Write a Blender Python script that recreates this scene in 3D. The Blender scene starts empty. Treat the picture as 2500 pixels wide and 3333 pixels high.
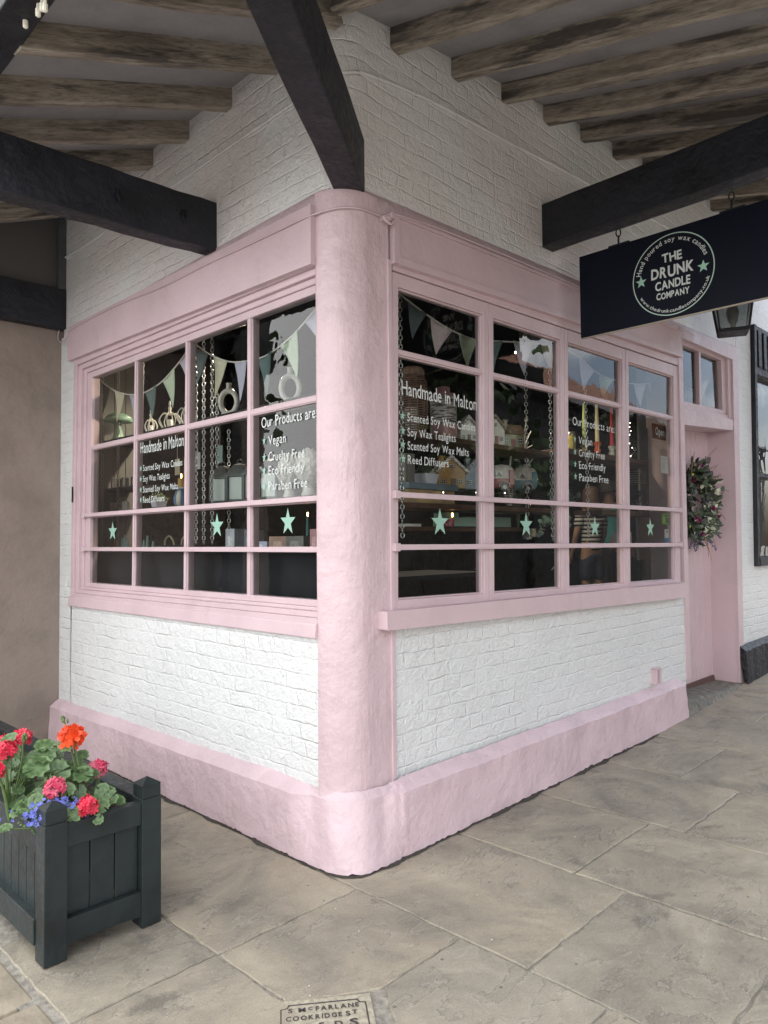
import bpy, math, random
from mathutils import Vector, Matrix, noise
rnd = random.Random(7)
S = bpy.context.scene
COL = S.collection
PI = math.pi

# ------------------------------------------------------------------ camera
cam = bpy.data.cameras.new('camera')
cam.sensor_fit = 'VERTICAL'; cam.sensor_height = 36.0; cam.sensor_width = 27.0
cam.lens = 2371.86 / 3333 * 36.0
cam.clip_start = 0.05; cam.clip_end = 600
co = bpy.data.objects.new('camera', cam); COL.objects.link(co)
yaw, pitch, roll = 0.774220, 0.0391659, -0.01005655
d = Vector((math.cos(yaw)*math.cos(pitch), math.sin(yaw)*math.cos(pitch), math.sin(pitch)))
r = Vector((math.sin(yaw), -math.cos(yaw), 0)); u = r.cross(d)
r2 = r*math.cos(roll)+u*math.sin(roll); u2 = -r*math.sin(roll)+u*math.cos(roll)
M = Matrix((r2, u2, -d)).transposed().to_4x4(); M.translation = Vector((-2.13386, -2.34092, 1.4))
co.matrix_world = M
S.camera = co

# ------------------------------------------------------------------ world, sun, exposure
SUN_EL, SUN_AZ = math.radians(50), math.radians(42)      # compass-like angle measured from +Y towards +X
w = bpy.data.worlds.new('World'); S.world = w; w.use_nodes = True
nt = w.node_tree; nt.nodes.clear()
sky = nt.nodes.new('ShaderNodeTexSky'); sky.sky_type = 'NISHITA'; sky.sun_disc = False
sky.sun_elevation = SUN_EL; sky.sun_rotation = SUN_AZ
sky.air_density = 1.0; sky.dust_density = 4.0; sky.ozone_density = 0.6
bg = nt.nodes.new('ShaderNodeBackground'); bg.inputs['Strength'].default_value = 0.15
out = nt.nodes.new('ShaderNodeOutputWorld')
# broken cloud: procedural noise in world direction mixed over the sky
tc = nt.nodes.new('ShaderNodeTexCoord'); mp = nt.nodes.new('ShaderNodeMapping'); mp.inputs['Scale'].default_value = (1, 1, 2.6)
nz = nt.nodes.new('ShaderNodeTexNoise'); nz.inputs['Scale'].default_value = 2.3; nz.inputs['Detail'].default_value = 7
rp = nt.nodes.new('ShaderNodeValToRGB'); rp.color_ramp.elements[0].position = .37; rp.color_ramp.elements[1].position = .54
mx = nt.nodes.new('ShaderNodeMix'); mx.data_type = 'RGBA'; mx.inputs['B'].default_value = (9.6, 9.6, 9.6, 1)
nt.links.new(tc.outputs['Generated'], mp.inputs[0]); nt.links.new(mp.outputs[0], nz.inputs['Vector'])
sxw = nt.nodes.new('ShaderNodeSeparateXYZ'); mxw = nt.nodes.new('ShaderNodeMath'); mxw.operation = 'MULTIPLY_ADD'; mxw.inputs[1].default_value = -.16
nt.links.new(tc.outputs['Generated'], sxw.inputs[0]); nt.links.new(sxw.outputs[0], mxw.inputs[0]); nt.links.new(nz.outputs[0], mxw.inputs[2])
nt.links.new(mxw.outputs[0], rp.inputs[0]); nt.links.new(rp.outputs[0], mx.inputs['Factor'])
nt.links.new(sky.outputs[0], mx.inputs['A']); nt.links.new(mx.outputs['Result'], bg.inputs[0]); nt.links.new(bg.outputs[0], out.inputs[0])
sl = bpy.data.lights.new('sun', 'SUN'); sl.energy = 2.0; sl.angle = math.radians(.6); sl.color = (1, .96, .90)
so = bpy.data.objects.new('sun', sl); COL.objects.link(so)
sdir = Vector((math.sin(SUN_AZ)*math.cos(SUN_EL), math.cos(SUN_AZ)*math.cos(SUN_EL), math.sin(SUN_EL)))
so.rotation_euler = sdir.to_track_quat('Z', 'Y').to_euler(); so.location = (10, 10, 15)
S.view_settings.view_transform = 'Standard'; S.view_settings.look = 'None'
S.view_settings.exposure = 1.28; S.view_settings.gamma = 1
S.cycles.use_denoising = True
S.cycles.max_bounces = 10; S.cycles.transparent_max_bounces = 16; S.cycles.caustics_reflective = False; S.cycles.caustics_refractive = False
S.cycles.sample_clamp_indirect = 8

# ------------------------------------------------------------------ materials
def node_mat(name):
    m = bpy.data.materials.new(name); m.use_nodes = True
    t = m.node_tree; b = t.nodes['Principled BSDF']
    return m, t, b
def N(t, typ, **kw):
    n = t.nodes.new(typ)
    for k, v in kw.items():
        if k.startswith('i_'):
            key = k[2:].replace('_', ' ')
            n.inputs[key].default_value = v
        else: setattr(n, k, v)
    return n
def L(t, a, b): t.links.new(a, b)
def objcoord(t, scale=(1, 1, 1), rand=False):
    c = N(t, 'ShaderNodeTexCoord'); m = N(t, 'ShaderNodeMapping'); m.inputs['Scale'].default_value = scale
    L(t, c.outputs['Object'], m.inputs[0])
    if rand:
        oi = N(t, 'ShaderNodeObjectInfo'); mu = N(t, 'ShaderNodeMath', operation='MULTIPLY'); mu.inputs[1].default_value = 37
        L(t, oi.outputs['Random'], mu.inputs[0]); L(t, mu.outputs[0], m.inputs['Location'])
    return m.outputs[0]
def ramp(t, fac, stops):
    r_ = N(t, 'ShaderNodeValToRGB'); e = r_.color_ramp.elements
    while len(e) < len(stops): e.new(.5)
    for i, (p, c) in enumerate(stops):
        e[i].position = p; e[i].color = (c[0], c[1], c[2], 1) if len(c) == 3 else c
    L(t, fac, r_.inputs[0]); return r_.outputs[0]
def noise_tex(t, vec, scale, detail=4, rough=.55, dist=0):
    n = N(t, 'ShaderNodeTexNoise'); n.inputs['Scale'].default_value = scale; n.inputs['Detail'].default_value = detail
    n.inputs['Roughness'].default_value = rough; n.inputs['Distortion'].default_value = dist
    L(t, vec, n.inputs['Vector']); return n.outputs[0]
def math_(t, op, a, b):
    m = N(t, 'ShaderNodeMath', operation=op)
    for i, v in enumerate((a, b)):
        if isinstance(v, (int, float)): m.inputs[i].default_value = v
        else: L(t, v, m.inputs[i])
    return m.outputs[0]
def mixc(t, fac, a, b):
    m = N(t, 'ShaderNodeMix', data_type='RGBA')
    for k, v in (('Factor', fac), ('A', a), ('B', b)):
        if isinstance(v, (int, float)): m.inputs[k].default_value = v
        elif isinstance(v, tuple): m.inputs[k].default_value = (*v, 1)
        else: L(t, v, m.inputs[k])
    return m.outputs['Result']
def bump(t, b, h, strength, dist=.01, prev=None):
    n = N(t, 'ShaderNodeBump'); n.inputs['Strength'].default_value = strength; n.inputs['Distance'].default_value = dist
    L(t, h, n.inputs['Height'])
    if prev is not None: L(t, prev, n.inputs['Normal'])
    L(t, n.outputs[0], b.inputs['Normal']); return n.outputs[0]

def paint(name, col, rough=.42, wear=.25, bumps=((60, .25), (9, .35)), dist=.004, var=.06, chips=0, grain=0):
    """brushed household paint over an uneven substrate"""
    m, t, b = node_mat(name); v = objcoord(t)
    n1 = noise_tex(t, v, 3.0, 5); n2 = noise_tex(t, v, 40, 3)
    c2 = tuple(max(0, x*(1-var*2)) for x in col); c3 = tuple(min(1, x*(1+var)) for x in col)
    c = ramp(t, n1, [(.3, c2), (.5, col), (.75, c3)])
    if chips:
        ch = noise_tex(t, v, 23, 6, .7, .4); m2 = noise_tex(t, v, 2.3, 3)
        k_ = math_(t, 'MULTIPLY', ramp(t, ch, [(.685, (0,)*3), (.70, (1,)*3)]), ramp(t, m2, [(.45, (0,)*3), (.6, (1,)*3)]))
        c = mixc(t, math_(t, 'MULTIPLY', k_, chips), c, (.22, .16, .15))
        gr = noise_tex(t, v, 4.5, 7, .7, .5); c = mixc(t, math_(t, 'MULTIPLY', ramp(t, gr, [(.56, (0,)*3), (.70, (1,)*3)]), .30), c, tuple(x*.72 for x in col))
    L(t, c, b.inputs['Base Color'])
    L(t, ramp(t, n2, [(.3, (rough-.08,)*3), (.7, (rough+.12,)*3)]), b.inputs['Roughness'])
    p = None
    if grain:
        gm_ = math_(t, 'MULTIPLY', noise_tex(t, objcoord(t, (1, 1, .10)), 46, 5, .6, .3), ramp(t, noise_tex(t, objcoord(t, (1, 1, .5)), 4, 3), [(.42, (0,)*3), (.6, (1,)*3)]))
        p = bump(t, b, gm_, grain, .012)
    for sc, st in bumps:
        p = bump(t, b, noise_tex(t, v, sc, 5), st, dist*12/sc*5, p)
    return m
def plain(name, col, rough=.5, metal=0, nscale=0, var=.15, emit=0, ecol=None, bumpst=0, coat=0, trans=0):
    m, t, b = node_mat(name)
    b.inputs['Roughness'].default_value = rough; b.inputs['Metallic'].default_value = metal
    b.inputs['Base Color'].default_value = (*col, 1); b.inputs['Coat Weight'].default_value = coat
    b.inputs['Transmission Weight'].default_value = trans
    if nscale:
        v = objcoord(t, rand=True); n = noise_tex(t, v, nscale, 5)
        L(t, ramp(t, n, [(.3, tuple(x*(1-var) for x in col)), (.7, tuple(min(1, x*(1+var)) for x in col))]), b.inputs['Base Color'])
        if bumpst: bump(t, b, n, bumpst, .5/nscale)
    if emit:
        b.inputs['Emission Color'].default_value = (*(ecol or col), 1); b.inputs['Emission Strength'].default_value = emit
    return m
def brick_paint(name, col, strength=.9, pink=None, lay=.074):
    """painted brickwork: course u = x - y, v = z so that it runs round the corner"""
    m, t, b = node_mat(name)
    c = N(t, 'ShaderNodeTexCoord'); sx = N(t, 'ShaderNodeSeparateXYZ'); L(t, c.outputs['Object'], sx.inputs[0])
    uu = math_(t, 'SUBTRACT', sx.outputs[0], sx.outputs[1])
    cb = N(t, 'ShaderNodeCombineXYZ'); L(t, uu, cb.inputs[0]); L(t, sx.outputs[2], cb.inputs[1])
    wob = N(t, 'ShaderNodeTexNoise'); wob.inputs['Scale'].default_value = 5; wob.inputs['Detail'].default_value = 4; L(t, cb.outputs[0], wob.inputs['Vector'])
    wob2 = N(t, 'ShaderNodeTexNoise'); wob2.inputs['Scale'].default_value = 26; wob2.inputs['Detail'].default_value = 3; L(t, cb.outputs[0], wob2.inputs['Vector'])
    vm = N(t, 'ShaderNodeVectorMath', operation='MULTIPLY_ADD'); L(t, wob.outputs[1], vm.inputs[0])
    vm.inputs[1].default_value = (.10, .024, 0); L(t, cb.outputs[0], vm.inputs[2])
    vm2 = N(t, 'ShaderNodeVectorMath', operation='MULTIPLY_ADD'); L(t, wob2.outputs[1], vm2.inputs[0])
    vm2.inputs[1].default_value = (.022, .015, 0); L(t, vm.outputs[0], vm2.inputs[2])
    bt = N(t, 'ShaderNodeTexBrick'); L(t, vm2.outputs[0], bt.inputs['Vector'])
    bt.inputs['Scale'].default_value = 1; bt.inputs['Brick Width'].default_value = .225; bt.inputs['Row Height'].default_value = lay
    bt.inputs['Mortar Size'].default_value = .0075; bt.inputs['Mortar Smooth'].default_value = 1.0; bt.offset = .5
    bt.squash = .55; bt.squash_frequency = 3
    bt.inputs['Color1'].default_value = (1, 1, 1, 1); bt.inputs['Color2'].default_value = (.2, .2, .2, 1); bt.inputs['Mortar'].default_value = (.5, .5, .5, 1)
    fade = noise_tex(t, cb.outputs[0], 5.5, 4)
    fd = ramp(t, fade, [(.36, (.08,)*3), (.62, (1,)*3)])
    jh = math_(t, 'MULTIPLY', bt.outputs['Fac'], fd); jh = math_(t, 'SUBTRACT', 1.0, jh)
    bw = N(t, 'ShaderNodeRGBToBW'); L(t, bt.outputs['Color'], bw.inputs[0])
    h = math_(t, 'ADD', math_(t, 'MULTIPLY', jh, .5), math_(t, 'MULTIPLY', bw.outputs[0], .35))
    n0 = noise_tex(t, cb.outputs[0], 9, 4, .5, .8); n1 = noise_tex(t, cb.outputs[0], 30, 5, .62, .8); n2 = noise_tex(t, cb.outputs[0], 95, 4, .6)
    h = math_(t, 'ADD', h, math_(t, 'MULTIPLY', n0, 1.1)); h = math_(t, 'ADD', h, math_(t, 'MULTIPLY', n1, 1.1)); h = math_(t, 'ADD', h, math_(t, 'MULTIPLY', n2, .40))
    bump(t, b, h, strength, .0135)
    var = noise_tex(t, cb.outputs[0], 1.7, 4)
    base = ramp(t, var, [(.3, tuple(x*.93 for x in col)), (.7, col)])
    if pink:
        pn = noise_tex(t, cb.outputs[0], .9, 3, .5, .8)
        base = mixc(t, ramp(t, pn, [(.42, (0, 0, 0)), (.62, (.8,)*3)]), base, pink)
    sp = noise_tex(t, cb.outputs[0], 6.5, 8, .7, .2)
    base = mixc(t, math_(t, 'MULTIPLY', ramp(t, sp, [(.62, (0,)*3), (.72, (1,)*3)]), .35), base, tuple(x*.70 for x in col))
    L(t, base, b.inputs['Base Color']); b.inputs['Roughness'].default_value = .30
    return m
def wood_weathered(name, axis):
    m, t, b = node_mat(name)
    sc = {'x': (1.0, 8, 8), 'y': (9, 1.2, 9)}[axis]
    v = objcoord(t, sc, True); g = noise_tex(t, v, 3.4, 9, .68, .15)
    v2 = objcoord(t, tuple(x*.35 for x in sc), True); p = noise_tex(t, v2, 3.4, 8, .66, .3)
    v3 = objcoord(t, tuple(x*4 for x in sc), True); f = noise_tex(t, v3, 4, 5, .6)
    tan = ramp(t, g, [(.25, (.10, .086, .072)), (.45, (.26, .225, .185)), (.62, (.40, .352, .292)), (.8, (.52, .47, .40))])
    dark = mixc(t, g, (.05, .046, .043), (.13, .11, .095))
    c = mixc(t, ramp(t, p, [(.42, (1, 1, 1)), (.49, (0, 0, 0))]), tan, dark)
    c = mixc(t, math_(t, 'MULTIPLY', ramp(t, f, [(.35, (1,)*3), (.5, (0,)*3)]), .5), c, (.06, .05, .042))
    kn = N(t, 'ShaderNodeTexVoronoi'); kn.inputs['Scale'].default_value = 1.5; L(t, objcoord(t, (1.6, 4, 4), True), kn.inputs['Vector']); c = mixc(t, ramp(t, kn.outputs['Distance'], [(0, (.85,)*3), (.10, (.7,)*3), (.16, (0,)*3)]), c, (.045, .036, .03))
    L(t, c, b.inputs['Base Color']); b.inputs['Roughness'].default_value = .75
    p1 = bump(t, b, f, .5, .004); bump(t, b, p, .7, .008, p1)
    return m
def stone(name):
    """riven York stone, tinted flag by flag through the flag_tint attribute"""
    m, t, b = node_mat(name)
    v = objcoord(t); at = N(t, 'ShaderNodeAttribute', attribute_name='flag_tint')
    off = N(t, 'ShaderNodeVectorMath', operation='MULTIPLY_ADD'); L(t, at.outputs['Color'], off.inputs[0]); off.inputs[1].default_value = (9, 7, 5); L(t, v, off.inputs[2])
    st = N(t, 'ShaderNodeMapping'); st.inputs['Scale'].default_value = (1, 2.1, 1); L(t, off.outputs[0], st.inputs[0])
    big = noise_tex(t, off.outputs[0], 2.2, 6, .6, .7); mid = noise_tex(t, st.outputs[0], 8, 7, .62, 1.2); fine = noise_tex(t, v, 120, 4, .6)
    base = ramp(t, big, [(.30, (.145, .132, .112)), (.42, (.26, .232, .185)), (.54, (.345, .302, .230)), (.68, (.43, .378, .288))])
    sx = N(t, 'ShaderNodeSeparateColor'); L(t, at.outputs['Color'], sx.inputs[0])
    grey = ramp(t, big, [(.30, (.135, .128, .112)), (.48, (.250, .233, .196)), (.68, (.375, .342, .278))])
    c = mixc(t, math_(t, 'MULTIPLY', sx.outputs[0], .75), base, grey)
    c = mixc(t, math_(t, 'MULTIPLY', ramp(t, mid, [(.40, (0,)*3), (.47, (1,)*3), (.53, (1,)*3), (.62, (0,)*3)]), .25), c, (.33, .29, .22))
    stn = noise_tex(t, off.outputs[0], 3.7, 7, .66, .3)
    c = mixc(t, ramp(t, stn, [(.60, (0,)*3), (.68, (.65,)*3)]), c, (.105, .098, .088))
    sp = N(t, 'ShaderNodeTexVoronoi'); sp.inputs['Scale'].default_value = 9; L(t, v, sp.inputs['Vector'])
    c = mixc(t, ramp(t, sp.outputs['Distance'], [(.0, (.8,)*3), (.045, (.8,)*3), (.06, (0,)*3)]), c, (.09, .085, .078))
    gt = noise_tex(t, v, 260, 3, .7); c = mixc(t, math_(t, 'MULTIPLY', ramp(t, gt, [(.40, (1,)*3), (.52, (0,)*3)]), .30), c, (.10, .09, .075)); c = mixc(t, math_(t, 'MULTIPLY', ramp(t, fine, [(.55, (0,)*3), (.68, (1,)*3)]), .35), c, (.45, .41, .34))
    L(t, c, b.inputs['Base Color'])
    L(t, ramp(t, mid, [(.3, (.5,)*3), (.7, (.72,)*3)]), b.inputs['Roughness'])
    led = noise_tex(t, st.outputs[0], 2.1, 9, .58, .35); fr_ = math_(t, 'FRACT', math_(t, 'MULTIPLY', led, 7.0), 0)
    stp = math_(t, 'MULTIPLY', math_(t, 'FLOOR', math_(t, 'MULTIPLY', led, 7.0), 0), .1)
    where = ramp(t, noise_tex(t, off.outputs[0], 1.9, 3), [(.38, (0,)*3), (.52, (1,)*3)])
    edge = math_(t, 'MULTIPLY', ramp(t, fr_, [(0, (1,)*3), (.035, (.6,)*3), (.10, (0,)*3)]), where)
    c = mixc(t, math_(t, 'MULTIPLY', edge, .55), c, (.075, .07, .062))
    lite = math_(t, 'MULTIPLY', ramp(t, fr_, [(.86, (0,)*3), (.97, (1,)*3)]), where); c = mixc(t, math_(t, 'MULTIPLY', lite, .35), c, (.42, .39, .33))
    L(t, c, b.inputs['Base Color']); p0 = bump(t, b, math_(t, 'MULTIPLY', stp, where), .6, .05)
    lay = ramp(t, mid, [(.28, (.0,)*3), (.33, (.28,)*3), (.44, (.33,)*3), (.48, (.6,)*3), (.62, (.66,)*3), (.66, (1,)*3)])
    p1 = bump(t, b, lay, .32, .010, p0); p2 = bump(t, b, big, .5, .03, p1); bump(t, b, fine, .22, .0025, p2)
    return m

PINK = (.585, .452, .485)
M_PINK = paint('pink_gloss_paint', PINK, .36, bumps=((45, .28), (8, .34), (130, .2)), dist=.003, var=.04, chips=.45)
M_PINKR = paint('pink_masonry_paint', (.595, .458, .495), .42, bumps=((34, .36), (7, .42), (120, .35)), dist=.006, var=.05, chips=.8)
M_POST = paint('pink_thick_paint', (.59, .454, .487), .33, bumps=((26, .38), (8, .35), (90, .3)), dist=.0048, var=.05, chips=.6, grain=.5)
M_WHITE = brick_paint('white_painted_brick', (.745, .76, .765), .72)
M_WHITEU = brick_paint('white_painted_brick_above', (.775, .78, .775), .75, pink=(.74, .68, .675))
M_BLACK = paint('black_paint', (.0095, .011, .017), .5, bumps=((50, .35), (10, .5)), dist=.005, var=.4, chips=.2)
M_GREEN = paint('dark_green_paint', (.016, .024, .026), .40, bumps=((70, .3), (10, .3)), dist=.003, var=.35, chips=.5)
M_RAF = wood_weathered('weathered_wood', 'x')
M_CEIL = paint('grey_ceiling_paint', (.31, .305, .315), .7, bumps=((60, .3), (5, .3)), dist=.004, var=.1)
M_STONE = stone('riven_stone')
M_MORTAR = plain('mortar', (.27, .25, .215), .9, nscale=40, var=.35, bumpst=.6)
M_STEP = plain('worn_step_stone', (.16, .15, .13), .8, nscale=22, var=.45, bumpst=.8)
M_RENDER = paint('brown_render', (.25, .205, .178), .75, bumps=((80, .3), (4, .3), (22, .15)), dist=.007, var=.10)
M_SIGN = plain('navy_sign_paint', (.002, .004, .012), .5, nscale=3, var=.2); M_SIGN.node_tree.nodes['Principled BSDF'].inputs['Specular IOR Level'].default_value = .2
M_WOOD = plain('brown_shelf_wood', (.085, .045, .026), .6, nscale=14, var=.4, bumpst=.2)
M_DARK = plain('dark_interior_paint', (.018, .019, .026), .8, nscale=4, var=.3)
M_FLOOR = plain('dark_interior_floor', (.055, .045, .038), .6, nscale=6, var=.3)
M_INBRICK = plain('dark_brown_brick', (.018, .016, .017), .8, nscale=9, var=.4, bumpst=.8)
M_BEAD = plain('white_board_paint', (.55, .55, .53), .5, nscale=5, var=.06)
M_CHAIN = plain('zinc_chain', (.55, .56, .56), .28, 1)
M_LET = plain('white_lettering', (.60, .64, .63), .5)
M_MINT = plain('mint_vinyl', (.29, .49, .40), .5)
M_CER = plain('white_ceramic', (.72, .70, .66), .35, nscale=12, var=.05)
M_STEEL = plain('dark_iron', (.03, .032, .035), .45, .6)
def glass_mat(name, rough=0.0, tint=(.93, .96, .94), wav=.07, scale=4, ior=1.52):
    m = bpy.data.materials.new(name); m.use_nodes = True; t = m.node_tree; t.nodes.clear()
    o = N(t, 'ShaderNodeOutputMaterial'); mix = N(t, 'ShaderNodeMixShader'); tr = N(t, 'ShaderNodeBsdfTransparent'); gl = N(t, 'ShaderNodeBsdfGlossy')
    tr.inputs[0].default_value = (*tint, 1); gl.inputs['Roughness'].default_value = rough
    fr = N(t, 'ShaderNodeFresnel'); fr.inputs[0].default_value = ior
    v = objcoord(t); nz_ = noise_tex(t, v, scale, 2, .5, .5); bp = N(t, 'ShaderNodeBump'); bp.inputs['Strength'].default_value = wav; bp.inputs['Distance'].default_value = .02
    L(t, nz_, bp.inputs['Height']); L(t, bp.outputs[0], gl.inputs['Normal'])
    f = math_(t, 'MULTIPLY', fr.outputs[0], 1.35); f = math_(t, 'MINIMUM', f, 1.0)
    L(t, f, mix.inputs[0]); L(t, tr.outputs[0], mix.inputs[1]); L(t, gl.outputs[0], mix.inputs[2]); L(t, mix.outputs[0], o.inputs[0])
    return m
M_GLASS = glass_mat('old_window_glass')
M_GLASSC = glass_mat('clear_glassware', .03, (.9, .92, .92), 0)

# ------------------------------------------------------------------ mesh helpers
class MB:
    def __init__(s): s.v = []; s.f = []; s.m = []; s.sm = []
    def add(s, vs, fs, mi=0, smooth=False):
        b = len(s.v); s.v += [tuple(x) for x in vs]
        for f in fs: s.f.append([b+i for i in f]); s.m.append(mi); s.sm.append(smooth)
    def box(s, x0, x1, y0, y1, z0, z1, fn=None, mi=0):
        vs = [(x, y, z) for z in (z0, z1) for y in (y0, y1) for x in (x0, x1)]
        if fn: vs = [fn(*p) for p in vs]
        s.add(vs, [(0, 2, 3, 1), (4, 5, 7, 6), (0, 1, 5, 4), (2, 6, 7, 3), (0, 4, 6, 2), (1, 3, 7, 5)], mi)
    def prism(s, poly, a, b, axis='z', mi=0, smooth=False):
        """poly in the two other axes, extruded from a to b; poly counter-clockwise"""
        n = len(poly)
        def P(q, h): return {'z': (q[0], q[1], h), 'y': (q[0], h, q[1]), 'x': (h, q[0], q[1])}[axis]
        vs = [P(q, a) for q in poly]+[P(q, b) for q in poly]
        s.add(vs, [tuple(reversed(range(n))), tuple(range(n, 2*n))], mi)
        s.add(vs, [(i, (i+1) % n, n+(i+1) % n, n+i) for i in range(n)], mi, smooth)
    def quadprism(s, quad, h0, h1, axis, mi=0):
        s.prism(quad, h0, h1, axis, mi)
    def tube(s, pts, rad, n=8, mi=0, closed=False, cap=True):
        pts = [Vector(p) for p in pts]; m = len(pts); b = []
        up = None
        for i, p in enumerate(pts):
            if closed: tg = pts[(i+1) % m]-pts[i-1]
            else: tg = pts[min(i+1, m-1)]-pts[max(i-1, 0)]
            tg.normalize()
            if up is None: up = tg.orthogonal().normalized()
            up = (up-tg*up.dot(tg)).normalized() if (up-tg*up.dot(tg)).length > 1e-6 else tg.orthogonal().normalized()
            s2 = tg.cross(up); rr = rad[i] if isinstance(rad, (list, tuple)) else rad
            b.append([p+(up*math.cos(2*PI*k/n)+s2*math.sin(2*PI*k/n))*rr for k in range(n)])
        vs = [q for ring in b for q in ring]; fs = []
        for i in range(m if closed else m-1):
            j = (i+1) % m
            for k in range(n): fs.append((i*n+k, i*n+(k+1) % n, j*n+(k+1) % n, j*n+k))
        s.add(vs, fs, mi, True)
        if cap and not closed: s.add(vs, [tuple(reversed(range(n))), tuple(range((m-1)*n, m*n))], mi)
    def lathe(s, c, prof, n=20, mi=0, axis=None, sx=1, sy=1, rot=0):
        """prof: (radius, height)"""
        vs = []; m = len(prof)
        for (rr, h) in prof:
            for k in range(n):
                a = 2*PI*k/n+rot; vs.append((c[0]+rr*math.cos(a)*sx, c[1]+rr*math.sin(a)*sy, c[2]+h))
        fs = [(i*n+k, i*n+(k+1) % n, (i+1)*n+(k+1) % n, (i+1)*n+k) for i in range(m-1) for k in range(n)]
        s.add(vs, fs, mi, n > 8)
        s.add(vs, [tuple(reversed(range(n))), tuple(range((m-1)*n, m*n))], mi)
    def ball(s, c, rx, ry=None, rz=None, n=12, mi=0):
        ry = ry or rx; rz = rz or rx; m = max(4, n//2)
        vs = [(c[0], c[1], c[2]-rz)]
        for i in range(1, m):
            a = -PI/2+PI*i/m
            for k in range(n): vs.append((c[0]+rx*math.cos(a)*math.cos(2*PI*k/n), c[1]+ry*math.cos(a)*math.sin(2*PI*k/n), c[2]+rz*math.sin(a)))
        vs.append((c[0], c[1], c[2]+rz)); e = len(vs)-1; fs = []
        for k in range(n):
            fs.append((0, 1+(k+1) % n, 1+k)); fs.append((e, 1+(m-2)*n+k, 1+(m-2)*n+(k+1) % n))
            for i in range(m-2): fs.append((1+i*n+k, 1+i*n+(k+1) % n, 1+(i+1)*n+(k+1) % n, 1+(i+1)*n+k))
        s.add(vs, fs, mi, True)
    def build(s, name, mats, parent=None, bevel=0, loc=None, rot=None):
        me = bpy.data.meshes.new(name); me.from_pydata(s.v, [], s.f)
        if not isinstance(mats, (list, tuple)): mats = [mats]
        for m in mats: me.materials.append(m)
        me.polygons.foreach_set('material_index', s.m); me.polygons.foreach_set('use_smooth', s.sm); me.update()
        o = bpy.data.objects.new(name, me); COL.objects.link(o)
        if parent: o.parent = parent
        if loc: o.location = loc
        if rot: o.rotation_euler = rot
        if bevel:
            bv = o.modifiers.new('bevel', 'BEVEL'); bv.width = bevel; bv.segments = 2; bv.limit_method = 'ANGLE'; bv.angle_limit = math.radians(40)
        return o
def tag(o, label=None, cat=None, group=None, kind=None):
    if label: o['label'] = label
    if cat: o['category'] = cat
    if group: o['group'] = group
    if kind: o['kind'] = kind
    return o
def thing(name, label, cat, loc=(0, 0, 0), rotz=0, group=None):
    o = bpy.data.objects.new(name, None); COL.objects.link(o); o.location = loc; o.rotation_euler = (0, 0, rotz); o.empty_display_size = .1
    return tag(o, label, cat, group)
def dup(root, loc, rotz, label, group=None):
    r_ = root.copy(); COL.objects.link(r_); r_.location = loc; r_.rotation_euler = (0, 0, rotz); r_['label'] = label
    if group: r_['group'] = group
    for ch in list(root.children):
        c = ch.copy(); COL.objects.link(c); c.parent = r_
        for g in ch.children:
            k = g.copy(); COL.objects.link(k); k.parent = c
    return r_
def lerp(a, b, t): return a+(b-a)*t
def interp(x, xs, ys):
    if x <= xs[0]: return ys[0]
    for i in range(1, len(xs)):
        if x <= xs[i]: return lerp(ys[i-1], ys[i], (x-xs[i-1])/(xs[i]-xs[i-1]))
    return ys[-1]
def jit(a): return rnd.uniform(-a, a)

# the old building is out of true: these set nominal (x, z) on the long wall and (y, z) on the short wall
def WR(x, y, z):
    k = interp(z, [0, 1.6, 2.0, 2.64, 2.72, 2.95, 3.1], [.032, .032, .020, .019, .033, .028, .028])
    return (x+(z-1.84)*min(.016+.007*max(x-.4, 0), .04), y, 1.6+(z-1.6)*(1+k*(x-.35)))
def WL(x, y, z): return (x, y-.02*(z-1.84)*min(1, y/2), z)
def zg(x): return .008*max(0.0, x)+.032*max(0.0, x-3.2)
def zroof(x): return 3.70+.163*x-.007*x*x if x > 0 else 3.70+.163*x

# text ------------------------------------------------------------
_gl = {}
def glyph(ch, weight=.012):
    key = (ch, weight)
    if key in _gl: return _gl[key]
    cu = bpy.data.curves.new('glyph', 'FONT'); cu.body = ch; cu.size = 1; cu.resolution_u = 3; cu.offset = weight
    o = bpy.data.objects.new('glyph', cu); COL.objects.link(o)
    dg = bpy.context.evaluated_depsgraph_get(); me = bpy.data.meshes.new_from_object(o.evaluated_get(dg))
    vs = [(v.co.x, v.co.y) for v in me.vertices]; fs = [tuple(p.vertices) for p in me.polygons]
    bpy.data.objects.remove(o); bpy.data.curves.remove(cu); bpy.data.meshes.remove(me)
    _gl[key] = (vs, fs, min(v[0] for v in vs), max(v[0] for v in vs)); return _gl[key]
def text(mb, s, fn, width, cap, jitter=.0, weight=.012, space=.09, mi=0, tilt=0):
    """lay s along u with fn(u, v) -> 3D; the string is fitted to width, capitals to cap"""
    items = []; x = 0
    for ch in s:
        if ch == ' ': x += .33; continue
        vs, fs, a, b = glyph(ch, weight); items.append((ch, x-a)); x += b-a+space
    tot = x-space; sx = width/tot; sy = cap/.72
    for ch, x0 in items:
        vs, fs, a, b = glyph(ch, weight); an = jit(jitter)*2.2; dy = jit(jitter)*.45; sc = 1+jit(jitter)
        cx = (a+b)/2; ca, sa = math.cos(an), math.sin(an)
        P = []
        for (px, py) in vs:
            qx = (px-cx)*sc; qy = (py-.35)*sc
            q = (qx*ca-qy*sa+cx+x0, qx*sa+qy*ca+.35+dy)
            P.append(fn((q[0]+tilt*q[1])*sx, q[1]*sy))
        mb.add(P, fs, mi)
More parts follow.
